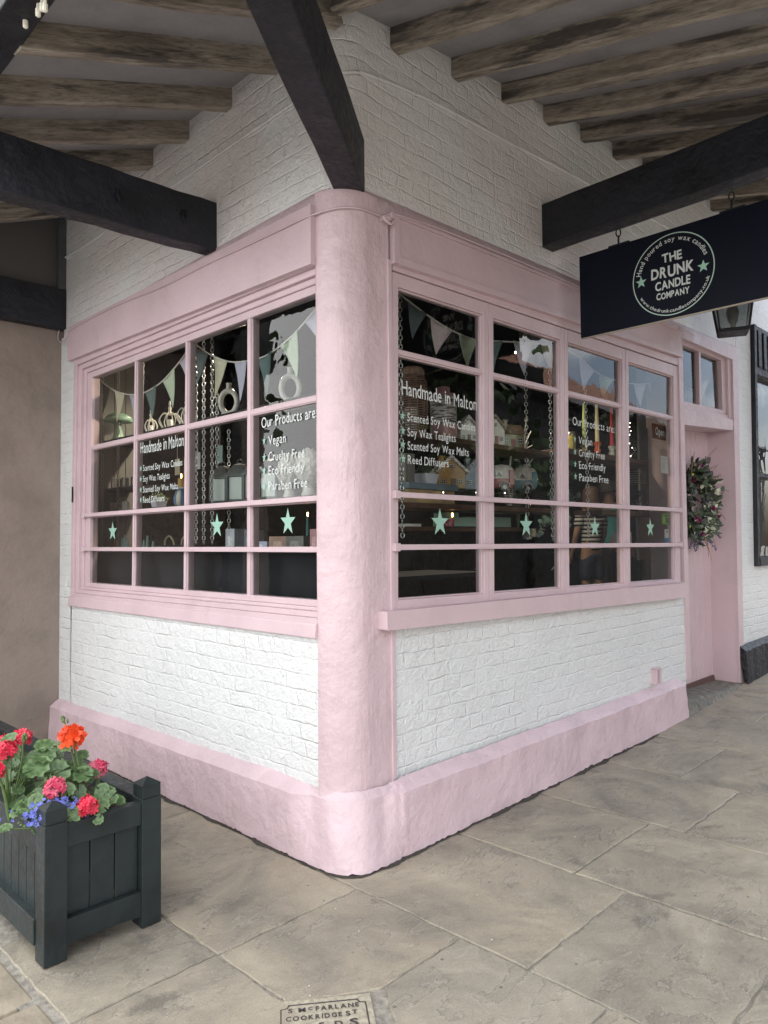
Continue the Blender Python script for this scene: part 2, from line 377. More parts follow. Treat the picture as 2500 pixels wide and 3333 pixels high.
def star(mb, fn, w, h, mi=0, inner=.42):
    P = []
    for k in range(10):
        a = PI/2+k*PI/5; rr = 1 if k % 2 == 0 else inner
        P.append(fn(rr*math.cos(a)*w/2/.951, rr*math.sin(a)*h/1.809+h*0.0))
    c = fn(0, 0); mb.add(P+[c], [(k, (k+1) % 10, 10) for k in range(10)], mi)

exec_order = []
# ================================================================== GROUND
g = MB(); g.box(-120, 120, -120, 120, -.42, -.13); tag(g.build('road', plain('road_setts', (.30, .285, .265), .85, nscale=3, var=.3, bumpst=.4)), kind='structure')
g = MB()   # mortar bed under the flags, following the rise of the street
xs = [-1.30, -.5, 0, 1, 2, 3.2, 4, 5, 6.5, 9]; ys = [-7, -3, -1, 0, .35, 4]
idx = {}
for x in xs:
    for y in ys: idx[(x, y)] = len(g.v); g.v.append((x, y, zg(x)-.007))
for i in range(len(xs)-1):
    for j in range(len(ys)-1):
        g.f.append([idx[(xs[i], ys[j])], idx[(xs[i+1], ys[j])], idx[(xs[i+1], ys[j+1])], idx[(xs[i], ys[j+1])]]); g.m.append(0); g.sm.append(False)
tag(g.build('ground', M_MORTAR), kind='structure')
# flags: rows run along y, joints read from the photograph
rows = [(-1.225, -.735, [.45, -.15, -.62, -1.3, -1.9, -2.6]), (-.725, -.085, [3.1, 2.2, 1.1, -.157, -.52, -1.25, -1.9, -2.7]),
        (-.075, .618, [.3, -.965, -1.545, -2.2, -3]), (.632, 1.335, [.3, -.73, -1.5, -2.3, -3.2]), (1.347, 2.085, [.3, -.905, -1.7, -2.6]),
        (2.095, 2.835, [.3, -.565, -1.35, -2.2, -3]), (2.845, 3.62, [.3, -.83, -1.6, -2.5]), (3.63, 4.4, [.3, -.5, -1.3, -2.2]), (4.41, 5.3, [.3, -.75, -1.7, -2.6]), (5.31, 6.2, [.3, -.5, -1.6, -2.8])]
fl = MB(); tint = []
def flag(poly):
    cx = sum(p[0] for p in poly)/len(poly); cy = sum(p[1] for p in poly)/len(poly)
    # subdivide and fret the arris
    pts = []
    for i in range(len(poly)):
        a, b = poly[i], poly[(i+1) % len(poly)]; n = max(3, int(math.hypot(b[0]-a[0], b[1]-a[1])/.035))
        for k in range(n):
            q = (lerp(a[0], b[0], k/n), lerp(a[1], b[1], k/n)); e = .0035 if k else .002
            nn = noise.noise(Vector((q[0]*9, q[1]*9, cx*5)))*.005
            pts.append((q[0]+jit(e)+nn, q[1]+jit(e)+nn))
    m = len(pts); h = jit(.0012); tx, ty = jit(.0022), jit(.0022)
    def Z(p, dz): return (p[0], p[1], zg(p[0])+h+tx*(p[0]-cx)+ty*(p[1]-cy)+dz)
    top = [Z((lerp(p[0], cx, .012), lerp(p[1], cy, .012)), 0) for p in pts]
    mid = [Z(p, -.004) for p in pts]; bot = [Z(p, -.012) for p in pts]
    b0 = len(fl.f)
    fl.add(top+mid+bot, [tuple(range(m))]); fl.add(top+mid+bot, [(m+i, m+(i+1) % m, (i+1) % m, i) for i in range(m)]+[(2*m+i, 2*m+(i+1) % m, m+(i+1) % m, m+i) for i in range(m)])
    t3 = (rnd.random()**1.5, rnd.random(), rnd.random(), 1)
    for _ in range(len(fl.f)-b0): tint.append(t3)
for (xa, xb, cuts) in rows:
    for a, b in zip(cuts[:-1], cuts[1:]):
        if (xa, a) in ((-.725, -.157), (-.725, -.52)):      # two flags are cut round the lettered plate stone
            continue
        flag([(xa, b+.005), (xb, b+.005), (xb, a-.005), (xa, a-.005)])
flag([(-.725, -.528), (-.475, -.685), (-.085, -.685), (-.085, -.162), (-.725, -.162)])
flag([(-.655, -.95), (-.60, -1.245), (-.085, -1.245), (-.085, -.695), (-.465, -.695)])
po = fl.build('pavement', M_STONE); tag(po, kind='structure')
ca = po.data.color_attributes.new('flag_tint', 'FLOAT_COLOR', 'CORNER'); li = 0
for p in po.data.polygons:
    for k in p.loop_indices: ca.data[k].color = tint[p.index]
k_ = MB(); yy = 4.0
while yy > -6:
    l_ = rnd.uniform(.7, 1.1); k_.box(-1.395, -1.240, yy-l_+.008, yy, -.135, -.004); yy -= l_
ko = tag(k_.build('kerb', plain('kerb_stone', (.29, .25, .19), .7, nscale=9, var=.2, bumpst=.3), bevel=.018), kind='structure')

# ================================================================== CORNER SHOP
shop = thing('corner_shop', 'corner shop of white painted brick with pink paintwork and two paned windows', 'building', (0, 0, 0))
def pathround(y0, x1, off, rad, n=10, cx0=0.0, cy0=0.0):
    """plan path along the short wall, round the corner, along the long wall, pushed out by off (function of position)"""
    pts = [(-off[0], y0)]
    ax, ay = -off[0], -off[1]      # virtual corner
    c = (ax+rad, ay+rad)
    for k in range(n+1):
        a = PI+PI/2*k/n; pts.append((c[0]+rad*math.cos(a), c[1]+rad*math.sin(a)))
    pts.append((x1, -off[2])); return pts
def dense(pts, step):
    o = []
    for a, b in zip(pts[:-1], pts[1:]):
        n = max(1, int(math.hypot(b[0]-a[0], b[1]-a[1])/step))
        for k in range(n): o.append((lerp(a[0], b[0], k/n), lerp(a[1], b[1], k/n)))
    o.append(pts[-1]); return o
# upper wall, round-nosed at the corner
wv = MB()
pp = pathround(2.985, 3.64, (0, 0, 0), .15, 12)
wv.add([(p[0], p[1], z) for z in (2.9, 7.6) for p in pp], [(i, i+1, len(pp)+i+1, len(pp)+i) for i in range(len(pp)-1)], 0, False)
wv.add([(3.64, 0, 3.07), (4.955, 0, 3.13), (4.955, 0, 7.6), (3.64, 0, 7.6)], [(0, 1, 2, 3)])
upper = wv.build('wall', M_WHITEU, shop)
wl = MB()
wl.box(0, .10, .158, 2.835, .1, 1.03); wl.box(.285, 3.62, 0, .10, .1, 1.05)                    # panels below the windows
wl.add([(0, 3.115, 0), (0, 3.035, 2.9), (0, 2.79, 2.9), (0, 2.835, 0)], [(3, 2, 1, 0)]) # pier by the neighbour
lo = wl.build('wall', M_WHITE, shop)
wr = MB(); wr.prism([(4.905, .0), (7.5, .0), (7.5, 1.125), (5.27, 1.125), (5.36, 3.46), (7.5, 3.5), (7.5, 4.4), (4.955, 4.4), (4.955, 3.10), (4.955, 2.9)], -.002, .14, 'y')
wr.build('wall', M_WHITE, shop)
# plinth with weathered top and ragged foot
pl = MB()
def plinth_path(off_l, off_c, off_r, rad): return dense(pathround(3.10, 3.455, (off_l, off_c, off_r), rad, 12), .022)
pb = plinth_path(.076, .112, .085, .15); pt_ = plinth_path(.062, .085, .066, .16); pk = plinth_path(-.002, .02, -.002, .17)
n = min(len(pb), len(pt_), len(pk))
def resample(P, n):
    L_ = [0]
    for a, b in zip(P[:-1], P[1:]): L_.append(L_[-1]+math.hypot(b[0]-a[0], b[1]-a[1]))
    o = []; j = 0
    for k in range(n):
        s_ = L_[-1]*k/(n-1)
        while j < len(P)-2 and L_[j+1] < s_: j += 1
        f = (s_-L_[j])/max(1e-9, L_[j+1]-L_[j]); o.append((lerp(P[j][0], P[j+1][0], f), lerp(P[j][1], P[j+1][1], f)))
    return o
n = 330; pb, pt_, pk = resample(pb, n), resample(pt_, n), resample(pk, n)
cw = []
for i in range(n):      # the weathered top dies away where the post runs down into its flared foot
    dd = math.hypot(max(0, pb[i][0]-.10), max(0, pb[i][1]-.10)); cw.append(max(0, min(1, 1.25-dd/.14)))
    f = cw[i]*.72; pt_[i] = (lerp(pt_[i][0], pk[i][0], f), lerp(pt_[i][1], pk[i][1], f))
RW = []
for lev in range(9):
    row = []
    for i in range(n):
        a, b, c = pb[i], pt_[i], pk[i]; s_ = i/(n-1)
        nn = noise.noise(Vector((a[0]*6, a[1]*6, lev*.9)))*(.006+.007*cw[i])+(noise.noise(Vector((a[0]*60, a[1]*60, lev*.35)))*.008 if .14 < a[0] < .30 and a[1] < .1 else 0)
        zt = interp(s_, [0, .45, .5, 1], [.255, .285, .282, .290])+noise.noise(Vector((a[0]*5, a[1]*5, 3)))*.006
        if lev <= 5:
            f = lev/5; x = lerp(a[0], b[0], f); y = lerp(a[1], b[1], f)
            z = zg(x)+(.001+abs(noise.noise(Vector((a[0]*25, a[1]*25, 0))))*.012+jit(.003)) if lev == 0 else lerp(zg(x), zt-.012, f)
        else:
            f = (lev-5)/3; f2 = f**1.4; x = lerp(b[0], c[0], f); y = lerp(b[1], c[1], f); z = lerp(zt, zt+.036, f2)+(jit(.0015))-.012*cw[i]+noise.noise(Vector((a[0]*22, a[1]*22, lev)))*.010*cw[i]
        L_ = math.hypot(x-.1, y-.1) or 1
        row.append((x+nn*(-1 if a[0] < .02 else 0), y+nn*(-1 if a[1] < .02 else 0), z))
    RW.append(row)
for l0, l1 in ((0, 5), (5, 8)):
    pl.add([q for rr in RW[l0:l1+1] for q in rr], [(l*n+i, l*n+i+1, (l+1)*n+i+1, (l+1)*n+i) for l in range(l1-l0) for i in range(n-1)], 0, True)
pl.add([RW[l][n-1] for l in range(9)]+[(3.455, .02, .32), (3.455, .02, 0)], [tuple(range(11))])
pl.build('plinth', M_PINKR, shop)
dm_ = MB(); vs = []  # dark strip at the plinth foot: dirt line plus painted contact shadow
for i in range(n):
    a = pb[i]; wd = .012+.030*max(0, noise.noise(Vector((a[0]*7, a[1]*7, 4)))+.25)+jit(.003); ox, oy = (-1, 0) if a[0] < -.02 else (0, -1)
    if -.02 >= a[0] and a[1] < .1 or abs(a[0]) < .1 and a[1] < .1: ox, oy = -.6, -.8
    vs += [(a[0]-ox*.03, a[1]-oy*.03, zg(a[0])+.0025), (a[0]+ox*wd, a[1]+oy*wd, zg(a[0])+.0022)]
dm_.add(vs, [(2*i, 2*i+2, 2*i+3, 2*i+1) for i in range(n-1)]); tag(dm_.build('dirt_contact_shade', plain('dirt_shade_dark', (.05, .044, .036), .95, nscale=120, var=.5, bumpst=.5)), kind='stuff')
# round corner post, slightly bellied and lumpy
cp = MB(); prof = []
H = [.05, .20, .262, .285, .305, .33, .40]+[.4+.1*i for i in range(1, 26)]+[2.955, 2.988]
base = dense(pathround(.163, .302, (.005, .005, .005), .165, 22), .03); NP = len(base); vs = []
for z in H:
    ex_ = .012 if z < .25 else .005 if z < .30 else 0
    for (x, y) in base:
        nx_, ny_ = (-1, 0) if y > .16 else (0, -1) if x > .16 else ((x-.16)/.165, (y-.16)/.165)
        e = noise.noise(Vector((x*9, y*9, z*1.6)))*.004+ex_
        vs.append((x+nx_*e, y+ny_*e, z))
cp.add(vs, [(i*NP+k, i*NP+k+1, (i+1)*NP+k+1, (i+1)*NP+k) for i in range(len(H)-1) for k in range(NP-1)], 0, True)
cp.build('corner_post', M_POST, shop)
fl2 = MB(); fl2.box(.290, .318, -.012, .08, .28, 2.72); fl2.build('post_trim', M_PINK, shop, bevel=.004)
# pink strip over the fascia, running round the corner
cs = MB(); c0 = pathround(2.835, 4.96, (.004, .004, .004), .165, 22); m_ = len(c0)
def cz(p, lo_): return (2.925 if lo_ else 2.995)+(.03*max(0, p[0])*(1.1 if not lo_ else 1.0)) - (.022*max(0, p[1]) if not lo_ else 0)
cs.add([(p[0], p[1], cz(p, l)) for l in (1, 0) for p in c0]+[(lerp(p[0], .17, .25) if k not in (0, m_-1) else p[0]+(.03 if k == 0 else 0), lerp(p[1], .12, .25) if k not in (0, m_-1) else p[1]+(.03 if k else 0), cz(p, 0)+.012) for k, p in enumerate(c0)],
       [(i, i+1, m_+i+1, m_+i) for i in range(m_-1)]+[(m_+i, m_+i+1, 2*m_+i+1, 2*m_+i) for i in range(m_-1)])
[setattr(f_, 'use_smooth', True) for f_ in ()]; cs.sm = [True]*len(cs.sm); cs.build('cornice_strip', M_PINKR, shop)
# fascia boards
fb = MB()
fb.prism([(.160, 2.655), (.160, 2.93), (2.835, 2.935), (2.84, 2.695)][::-1], -.034, .03, 'x')
fb.build('fascia_board', M_PINK, shop, bevel=.004)
fb = MB()
def QR(mb, x0, b0, t0, x1, b1, t1, y0, y1): mb.prism([(x0, b0), (x1, b1), (x1, t1), (x0, t0)], y0, y1, 'y')
QR(fb, .35, 2.735, 2.925, 3.64, 2.865, 3.035, -.022, .05)
QR(fb, .315, 2.70, 2.94, .35, 2.702, 2.94, -.034, .05)
QR(fb, .35, 2.70, 2.735, 3.64, 2.832, 2.866, -.036, .05)
QR(fb, .35, 2.926, 2.942, 3.64, 3.036, 3.052, -.030, .05)
fb.build('fascia_board', M_PINK, shop, bevel=.003)

# ------------------------------------------------------------ long window: four casements
win = MB()
P = [(.362, 1.032), (1.124, 1.824), (1.912, 2.644), (2.740, 3.505)]
ZT, ZB = 2.608, 1.122
def bx(x0, x1, y0, y1, z0, z1): win.box(x0, x1, y0, y1, z0, z1, WR)
edges = [.318, 1.078, 1.868, 2.692, 3.60]
for i, (a, b) in enumerate(P):
    e0, e1 = edges[i]+.002, edges[i+1]-.002
    bx(e0, a, 0, .05, ZB-.043, ZT+.066); bx(b, e1, 0, .05, ZB-.043, ZT+.066)
    bx(a, b, .0, .05, ZT, ZT+.066); bx(a, b, 0, .05, ZB-.043, ZB)
    bx(a, b, .006, .05, 2.284, 2.308)
    # glazing beads, stepped back
    bx(b-.008, b, .012, .05, ZB, ZT); bx(a, b, .013, .05, ZT-.008, ZT); bx(a, b, .013, .05, ZB, ZB+.008)
    bx(a, b, .016, .05, 2.278, 2.314)
bx(.318, 3.66, -.006, .05, ZT+.070, ZT+.105)
bx(.318, 3.66, .012, .07, ZB-.06, ZB-.044)
window_r = win.build('window', M_PINK, shop, bevel=.0035)
sl_ = MB(); sl_.prism([(.212, .997), (3.52, .938), (3.52, 1.052), (.212, 1.082)], -.062, .05, 'y'); sl_.build('sill', M_PINK, window_r, bevel=.006)
for zb, x1 in ((1.613, 3.56), (1.368, 3.56)):
    b_ = MB(); b_.box(.318, x1, -.030, -.012, zb-.013, zb+.013, WR)
    b_.box(.31, .345, -.032, .01, zb-.019, zb+.019, WR); b_.box(x1-.012, x1+.012, -.032, .01, zb-.019, zb+.019, WR)
    b_.build('security_bar', M_PINK, window_r, bevel=.003)
gm = MB()
for i, (a, b) in enumerate(P):
    for (z0, z1) in ((ZB, 2.296), (2.296, ZT)):
        t1, t2 = jit(.0016), jit(.0014)
        q = [WR(a-.01, .030+t1+t2, z0-.01), WR(b+.01, .030-t1+t2, z0-.01), WR(b+.01, .030-t1-t2, z1+.01), WR(a-.01, .030+t1-t2, z1+.01)]
        gm.add(q, [(0, 1, 2, 3)])
gm.build('glass', M_GLASS, window_r)
YD = .0245
def dec(x0, z0, sl=0.0): return lambda uu, v: ((x0+uu+2.13)*.9852-2.13, YD, 1.4+(z0+v+sl*uu-1.4)*.9852)
J = .05
def line(win_, fn, s_, wd, cap, stars=None, j=J):
    t_ = MB(); text(t_, s_, fn, wd, cap, j, .004); o_ = t_.build('lettering', M_LET, win_)
    if stars: m_ = MB(); star(m_, stars[0], stars[1], stars[2]); m_.build('star_bullet', M_MINT, win_)
line(window_r, dec(.453, 2.112, -.012), 'Handmade in Malton', .60, .072)
for z, s_, wd in ((1.985, 'Scented Soy Wax Candles', .545), (1.912, 'Soy Wax Tealights', .375), (1.845, 'Scented Soy Wax Melts', .485), (1.775, 'Reed Diffusers', .315)):
    line(window_r, dec(.492, z, .008), s_, wd, .043, (dec(.459, z+.022), .036, .046))
line(window_r, dec(2.075, 2.137, .005), 'Our Products are:', .57, .055)
for z, s_, wd in ((2.020, 'Vegan', .18), (1.937, 'Cruelty Free', .352), (1.856, 'Eco Friendly', .358), (1.776, 'Paraben Free', .395)):
    line(window_r, dec(2.146, z, .012), s_, wd, .050, (dec(2.098, z+.026), .036, .046))
for x, z0, z1, w_ in ((.73, 1.425, 1.56, .134), (1.517, 1.417, 1.555, .132), (2.337, 1.413, 1.545, .135), (3.183, 1.411, 1.548, .13)):
    sm = MB(); star(sm, dec(x, z0+(z1-z0)*.47), w_, z1-z0, 0, .40); sm.build('star_decal', M_MINT, window_r)

# ------------------------------------------------------------ short window
win = MB()
def ring(o, i, x0, x1):
    (a0, a1, b0, b1), (c0, c1, d0, d1) = o, i
    for (y0, y1, z0, z1) in ((a0, c0, b0, b1), (c1, a1, b0, b1), (c0, c1, b0, d0), (c0, c1, d1, b1)): win.box(x0, x1, y0, y1, z0, z1, WL)
ring((.16, 2.815, .99, 2.70), (.16, 2.77, 1.055, 2.655), -.006, .10)
ring((.16, 2.77, 1.055, 2.655), (.16, 2.725, 1.082, 2.622), .010, .10)
ring((.16, 2.725, 1.082, 2.622), (.16, 2.690, 1.100, 2.592), .030, .10)
ring((.16, 2.690, 1.100, 2.592), (.20, 2.622, 1.131, 2.552), .042, .10)
CY = [(2.620, 2.010), (1.990, 1.390), (1.366, .774), (.744, .20)]
for (_, ya), (yb, _) in zip(CY[:-1], CY[1:]):
    win.box(.046, .10, yb, ya, 1.128, 2.562, WL); win.box(.054, .10, yb-.005, ya+.005, 1.128, 2.562, WL)
win.box(.049, .10, .2, 2.642, 2.050, 2.076, WL); win.box(.054, .10, .2, 2.642, 2.045, 2.081, WL)
win.box(.0492, .10, .2, 2.642, 1.578, 1.612, WL)
win.box(.0492, .10, .2, 2.642, 1.350, 1.374, WL)
window_l = win.build('window', M_PINK, shop, bevel=.0035)
sl_ = MB(); sl_.prism([(-.022, .965), (.02, .965), (.02, 1.045), (-.014, 1.03)], .162, 2.84, 'y'); sl_.build('sill', M_PINK, window_l, bevel=.006)
for zb in (1.596, 1.362):
    b_ = MB(); b_.box(.018, .040, .165, 2.69, zb-.013, zb+.013, WL); b_.box(.012, .05, 2.665, 2.70, zb-.02, zb+.02, WL)
    b_.build('security_bar', M_PINK, window_l, bevel=.003)
gm = MB()
for (ya, yb) in CY:
    for (z0, z1) in ((1.128, 1.362), (1.362, 1.596), (1.596, 2.07), (2.07, 2.562)):
        t1, t2 = jit(.0016), jit(.0014)
        gm.add([WL(.064+t1+t2, ya+.01, z0-.005), WL(.064-t1+t2, yb-.01, z0-.005), WL(.064-t1-t2, yb-.01, z1+.005), WL(.064+t1-t2, ya+.01, z1+.005)], [(0, 1, 2, 3)])
gm.build('glass', M_GLASS, window_l)
def decl(y0, z0, sl=0.0): return lambda uu, v: (.0585, (y0-uu+2.34)*.9903-2.34, 1.4+(z0+v+sl*uu-1.4)*.9903)
line(window_l, decl(1.979, 1.965), 'Handmade in Malton', .525, .075)
for z, s_, wd in ((1.852, 'Scented Soy Wax Candles', .475), (1.784, 'Soy Wax Tealights', .328), (1.716, 'Scented Soy Wax Melts', .423), (1.652, 'Reed Diffusers', .268)):
    line(window_l, decl(1.944, z), s_, wd, .040, (decl(1.974, z+.020), .030, .042))
line(window_l, decl(.693, 1.982), 'Our Products are:', .435, .055)
for z, s_, wd in ((1.888, 'Vegan', .14), (1.803, 'Cruelty Free', .283), (1.735, 'Eco Friendly', .282), (1.657, 'Paraben Free', .305)):
    line(window_l, decl(.636, z), s_, wd, .048, (decl(.672, z+.025), .030, .044))
for y, z0, z1, w_ in ((2.362, 1.422, 1.544, .125), (1.105, 1.429, 1.557, .125), (.481, 1.436, 1.563, .115)):
    sm = MB(); star(sm, decl(y, z0+(z1-z0)*.47), w_, z1-z0, 0, .40); sm.build('star_decal', M_MINT, window_l)
kh = MB(); kh.box(-.0145, -.010, 2.785, 2.80, 1.69, 1.80); kh.build('catch_slot', M_BLACK, shop)

# ------------------------------------------------------------ doorway
df = MB()
QR(df, 3.62, .29, 3.02, 3.70, .29, 3.04, -.010, .26)                     # left jamb
df.prism([(4.775, .085), (4.895, .085), (4.968, 3.14), (4.83, 3.11)], -.012, .0, 'y')  # right architrave
df.prism([(4.780, .06), (4.81, .06), (4.86, 3.03), (4.83, 3.03)], -.002, .30, 'y')  # right reveal
df.prism([(3.64, 3.0), (4.83, 3.02), (4.968, 3.15), (3.64, 3.085)], -.016, .10, 'y')     # head
df.prism([(3.64, 2.30), (4.80, 2.37), (4.83, 2.47), (3.64, 2.43)], -.006, .28, 'y')     # transom rail
df.prism([(3.64, 2.43), (4.83, 2.47), (4.83, 2.505), (3.64, 2.465)], .015, .10, 'y')
door_frame = df.build('door_frame', M_PINK, shop, bevel=.005)
tw = MB()
tw.prism([(3.70, 2.47), (4.74, 2.51), (4.74, 2.545), (3.70, 2.505)], .03, .08, 'y'); tw.prism([(3.70, 2.975), (4.74, 2.995), (4.74, 3.04), (3.70, 3.02)], .03, .08, 'y')
tw.prism([(4.66, 2.545), (4.83, 2.545), (4.83, 2.995), (4.66, 2.995)], .03, .08, 'y'); tw.prism([(4.75, 2.48), (4.84, 2.48), (4.84, 3.04), (4.75, 3.04)], .006, .08, 'y')
tw.prism([(4.145, 2.51), (4.185, 2.51), (4.195, 3.0), (4.155, 3.0)], .035, .08, 'y'); tw.prism([(3.69, 2.47), (3.71, 2.47), (3.71, 3.02), (3.69, 3.02)], .03, .08, 'y')
transom = tw.build('transom_window', M_PINK, shop, bevel=.004)
gm = MB(); gm.add([(3.70, .066, 2.49), (4.16, .064, 2.50), (4.17, .068, 3.0), (3.70, .066, 3.0)], [(0, 1, 2, 3)]); gm.add([(4.17, .066, 2.50), (4.70, .062, 2.52), (4.70, .070, 3.01), (4.17, .066, 3.0)], [(0, 1, 2, 3)])
gm.build('glass', M_GLASS, transom)
dr = MB(); x = 3.70
while x < 4.835:
    x2 = min(x+.118, 4.84); dr.box(x+.0035, x2-.0035, .225, .26, .135, 2.40); x = x2
dr.box(3.70, 4.84, .238, .262, .135, 2.40)
door = dr.build('door', M_PINK, shop, bevel=.004)
th = MB(); th.prism([(.190, .04), (.27, .04), (.27, .142), (.215, .142)], 3.70, 4.79, 'x'); th.build('threshold', plain('brown_threshold_paint', (.085, .045, .038), .5, nscale=8), door, bevel=.004)
ds = MB(); NX, NY = 34, 12; vs = []
for j in range(NY+1):
    for i in range(NX+1):
        x = lerp(3.44, 4.82, i/NX); f = j/NY; top = lerp(.150, .096, i/NX)-.010*math.sin(PI*i/NX); yf = -.045+.02*noise.noise(Vector((x*3, 0, 0)))
        if f < .42: g_ = f/.42; y = yf-.035*(1-g_)**1.5; z = lerp(zg(x)-.012, top-.014, g_)
        elif f < .58: g_ = (f-.42)/.16; y = yf+.022*g_; z = top-.014+.014*math.sin(g_*PI/2)
        else: y = lerp(yf+.022, .27, (f-.58)/.42); z = top
        nn = noise.noise(Vector((x*16, y*16, z*16)))*.006+noise.noise(Vector((x*40, y*40, z*40)))*.003
        vs.append((x, y-nn*(1 if f < .5 else 0), z+nn))
ds.add(vs, [(j*(NX+1)+i, j*(NX+1)+i+1, (j+1)*(NX+1)+i+1, (j+1)*(NX+1)+i) for j in range(NY) for i in range(NX)], 0, True)
tag(ds.build('doorstep', M_STEP), 'worn grey stone doorstep in front of the pink door', 'step')

# interior shell of the shop
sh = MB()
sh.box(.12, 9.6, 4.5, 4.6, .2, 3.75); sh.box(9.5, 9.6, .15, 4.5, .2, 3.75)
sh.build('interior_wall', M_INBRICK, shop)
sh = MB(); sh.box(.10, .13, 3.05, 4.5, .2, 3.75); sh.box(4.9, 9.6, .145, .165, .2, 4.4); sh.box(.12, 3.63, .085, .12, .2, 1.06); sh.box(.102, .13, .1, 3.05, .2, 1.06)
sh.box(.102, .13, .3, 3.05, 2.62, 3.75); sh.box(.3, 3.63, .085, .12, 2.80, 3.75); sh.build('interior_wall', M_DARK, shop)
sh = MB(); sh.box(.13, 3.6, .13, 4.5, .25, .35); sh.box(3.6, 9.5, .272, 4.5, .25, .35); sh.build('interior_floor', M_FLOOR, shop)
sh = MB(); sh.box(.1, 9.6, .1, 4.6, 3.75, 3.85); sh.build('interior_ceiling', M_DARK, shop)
sh = MB(); sh.box(.01, 9.6, .01, 6, 7.6, 7.7); sh.box(.02, 9.6, 4.62, 4.7, 3.2, 7.6); sh.box(5.5, 9.6, .02, .12, 4.2, 7.6); sh.box(.01, .1, 2.98, 6, 3.8, 7.6); sh.build('flat_roof', M_DARK, shop)
def boards(mb, x0, x1, y0, y1, z0, z1, ax, wdt=.09):
    a, b = (x0, x1) if ax == 'x' else (y0, y1); t = a
    while t < b-.001:
        t2 = min(t+wdt, b)
        if ax == 'x': mb.box(t+.002, t2-.002, y0, y1, z0, z1)
        else: mb.box(x0, x1, t+.002, t2-.002, z0, z1)
        t = t2
M_BEADD = plain('grey_board_paint', (.22, .22, .215), .6, nscale=5, var=.08)
sh = MB(); boards(sh, .12, .62, 3.0, 3.02, .35, 3.0, 'x'); boards(sh, 4.45, 5.9, .72, .74, 1.36, 3.0, 'x'); sh.build('board_lining', M_BEADD, shop, bevel=.003)

# ================================================================== TIMBER CANOPY
can = thing('timber_canopy', 'lean-to timber canopy of worn rafters and black beams round the shop corner', 'canopy')
def rafter(p0, p1, wdt, hgt, seg=30):
    """p0, p1 centre of the lower face; built along local x so that the grain follows the timber; wany, split edges"""
    p0, p1 = Vector(p0), Vector(p1); d_ = p1-p0; ln_ = d_.length; ex = d_.normalized(); ey = Vector((0, 0, 1)).cross(ex).normalized(); ez = ex.cross(ey)
    mb = MB(); sd = rnd.random()*50; vs = []
    for i in range(seg+1):
        x = ln_*i/seg
        def nn(k): return noise.noise(Vector((x*1.8, k*3.1, sd)))*.011+noise.noise(Vector((x*9, k*3.1, sd)))*.003
        vs += [(x, -wdt/2-nn(0), nn(1)), (x, -wdt/2+.008, -.004+nn(1)*.7), (x, wdt/2-.008, -.004+nn(3)*.7), (x, wdt/2+nn(2), nn(3)), (x, wdt/2+nn(2)*.5, hgt), (x, -wdt/2-nn(0)*.5, hgt)]
    fs = [(i*6+k, i*6+(k+1) % 6, i*6+6+(k+1) % 6, i*6+6+k) for i in range(seg) for k in range(6)]+[(5, 4, 3, 2, 1, 0), tuple(seg*6+k for k in range(6))]
    mb.add(vs, fs); o = mb.build('rafter', M_RAF, can); M_ = Matrix((ex, ey, ez)).transposed().to_4x4(); M_.translation = p0; o.matrix_world = M_; return o
EX, EY = -1.20, -2.45
hip = lambda x: .92*x
zl = lambda x: 3.685+.40*x
zr = lambda x, y: zroof(x)+.26*y
y = 2.57
while y > -1.05:
    x1 = 0.06 if y > 0 else y/.92
    y_ = y+jit(.02); rafter((x1, y_, zl(x1)), (EX, y_+jit(.015), zl(EX)), .063, .104); y -= .43
x = 4.91
while x > -1.2:
    y1 = .06 if x > 0 else hip(x)
    x_ = x+jit(.015)
    if x1 is not None: rafter((x_, y1, zr(x_, y1)), (x_+jit(.02), EY, zr(x_, EY)), .065, .104)
    x -= .455
cl = MB()
A = [(.2, 3.0), (.2, .184), (EX, hip(EX)), (EX, 3.0)]
vs = [(p[0], p[1], zl(p[0])+h) for h in (.105, .16) for p in A]; cl.add(vs, [(0, 1, 2, 3), (7, 6, 5, 4), (0, 4, 5, 1), (1, 5, 6, 2), (2, 6, 7, 3), (3, 7, 4, 0)])
cl.build('ceiling_panel', M_CEIL, can)
cl = MB(); NXX = 30; pts = []
for i in range(NXX+1):
    x = lerp(EX, 5.6, i/NXX); y1 = min(.184, hip(x))
    for h in (.105, .16):
        pts.append((x, y1, zr(x, y1)+h)); pts.append((x, EY, zr(x, EY)+h))
cl.add(pts, [(i*4, i*4+4, i*4+5, i*4+1) for i in range(NXX)]+[(i*4+2, i*4+3, i*4+7, i*4+6) for i in range(NXX)]+[(i*4+1, i*4+5, i*4+7, i*4+3) for i in range(NXX)])
cl.build('ceiling_panel', M_CEIL, can)
def beam(mb, p0, p1, wdt, hgt):
    p0, p1 = Vector(p0), Vector(p1); d_ = p1-p0; s_ = Vector((-d_.y, d_.x, 0)).normalized()*wdt/2; up = Vector((0, 0, hgt))
    n_ = 10; vs = []
    for i in range(n_+1):
        c = p0+d_*i/n_; e = Vector((jit(.003), jit(.003), jit(.003)))
        vs += [c-s_+e, c+s_+e, c+s_+up+e, c-s_+up+e]
    mb.add(vs, [(i*4+k, i*4+(k+1) % 4, i*4+4+(k+1) % 4, i*4+4+k) for i in range(n_) for k in range(4)]+[(3, 2, 1, 0), (n_*4, n_*4+1, n_*4+2, n_*4+3)])
bm = MB(); beam(bm, (.11, .05, 2.985), (-1.62, -1.185, 2.99), .135, .25); bm.build('corner_beam', M_BLACK, can, bevel=.006)
bm = MB(); beam(bm, (.03, 1.035, 2.962), (EX-.05, 1.035, 2.915), .11, .262); bm.build('tie_beam', M_BLACK, can, bevel=.006)
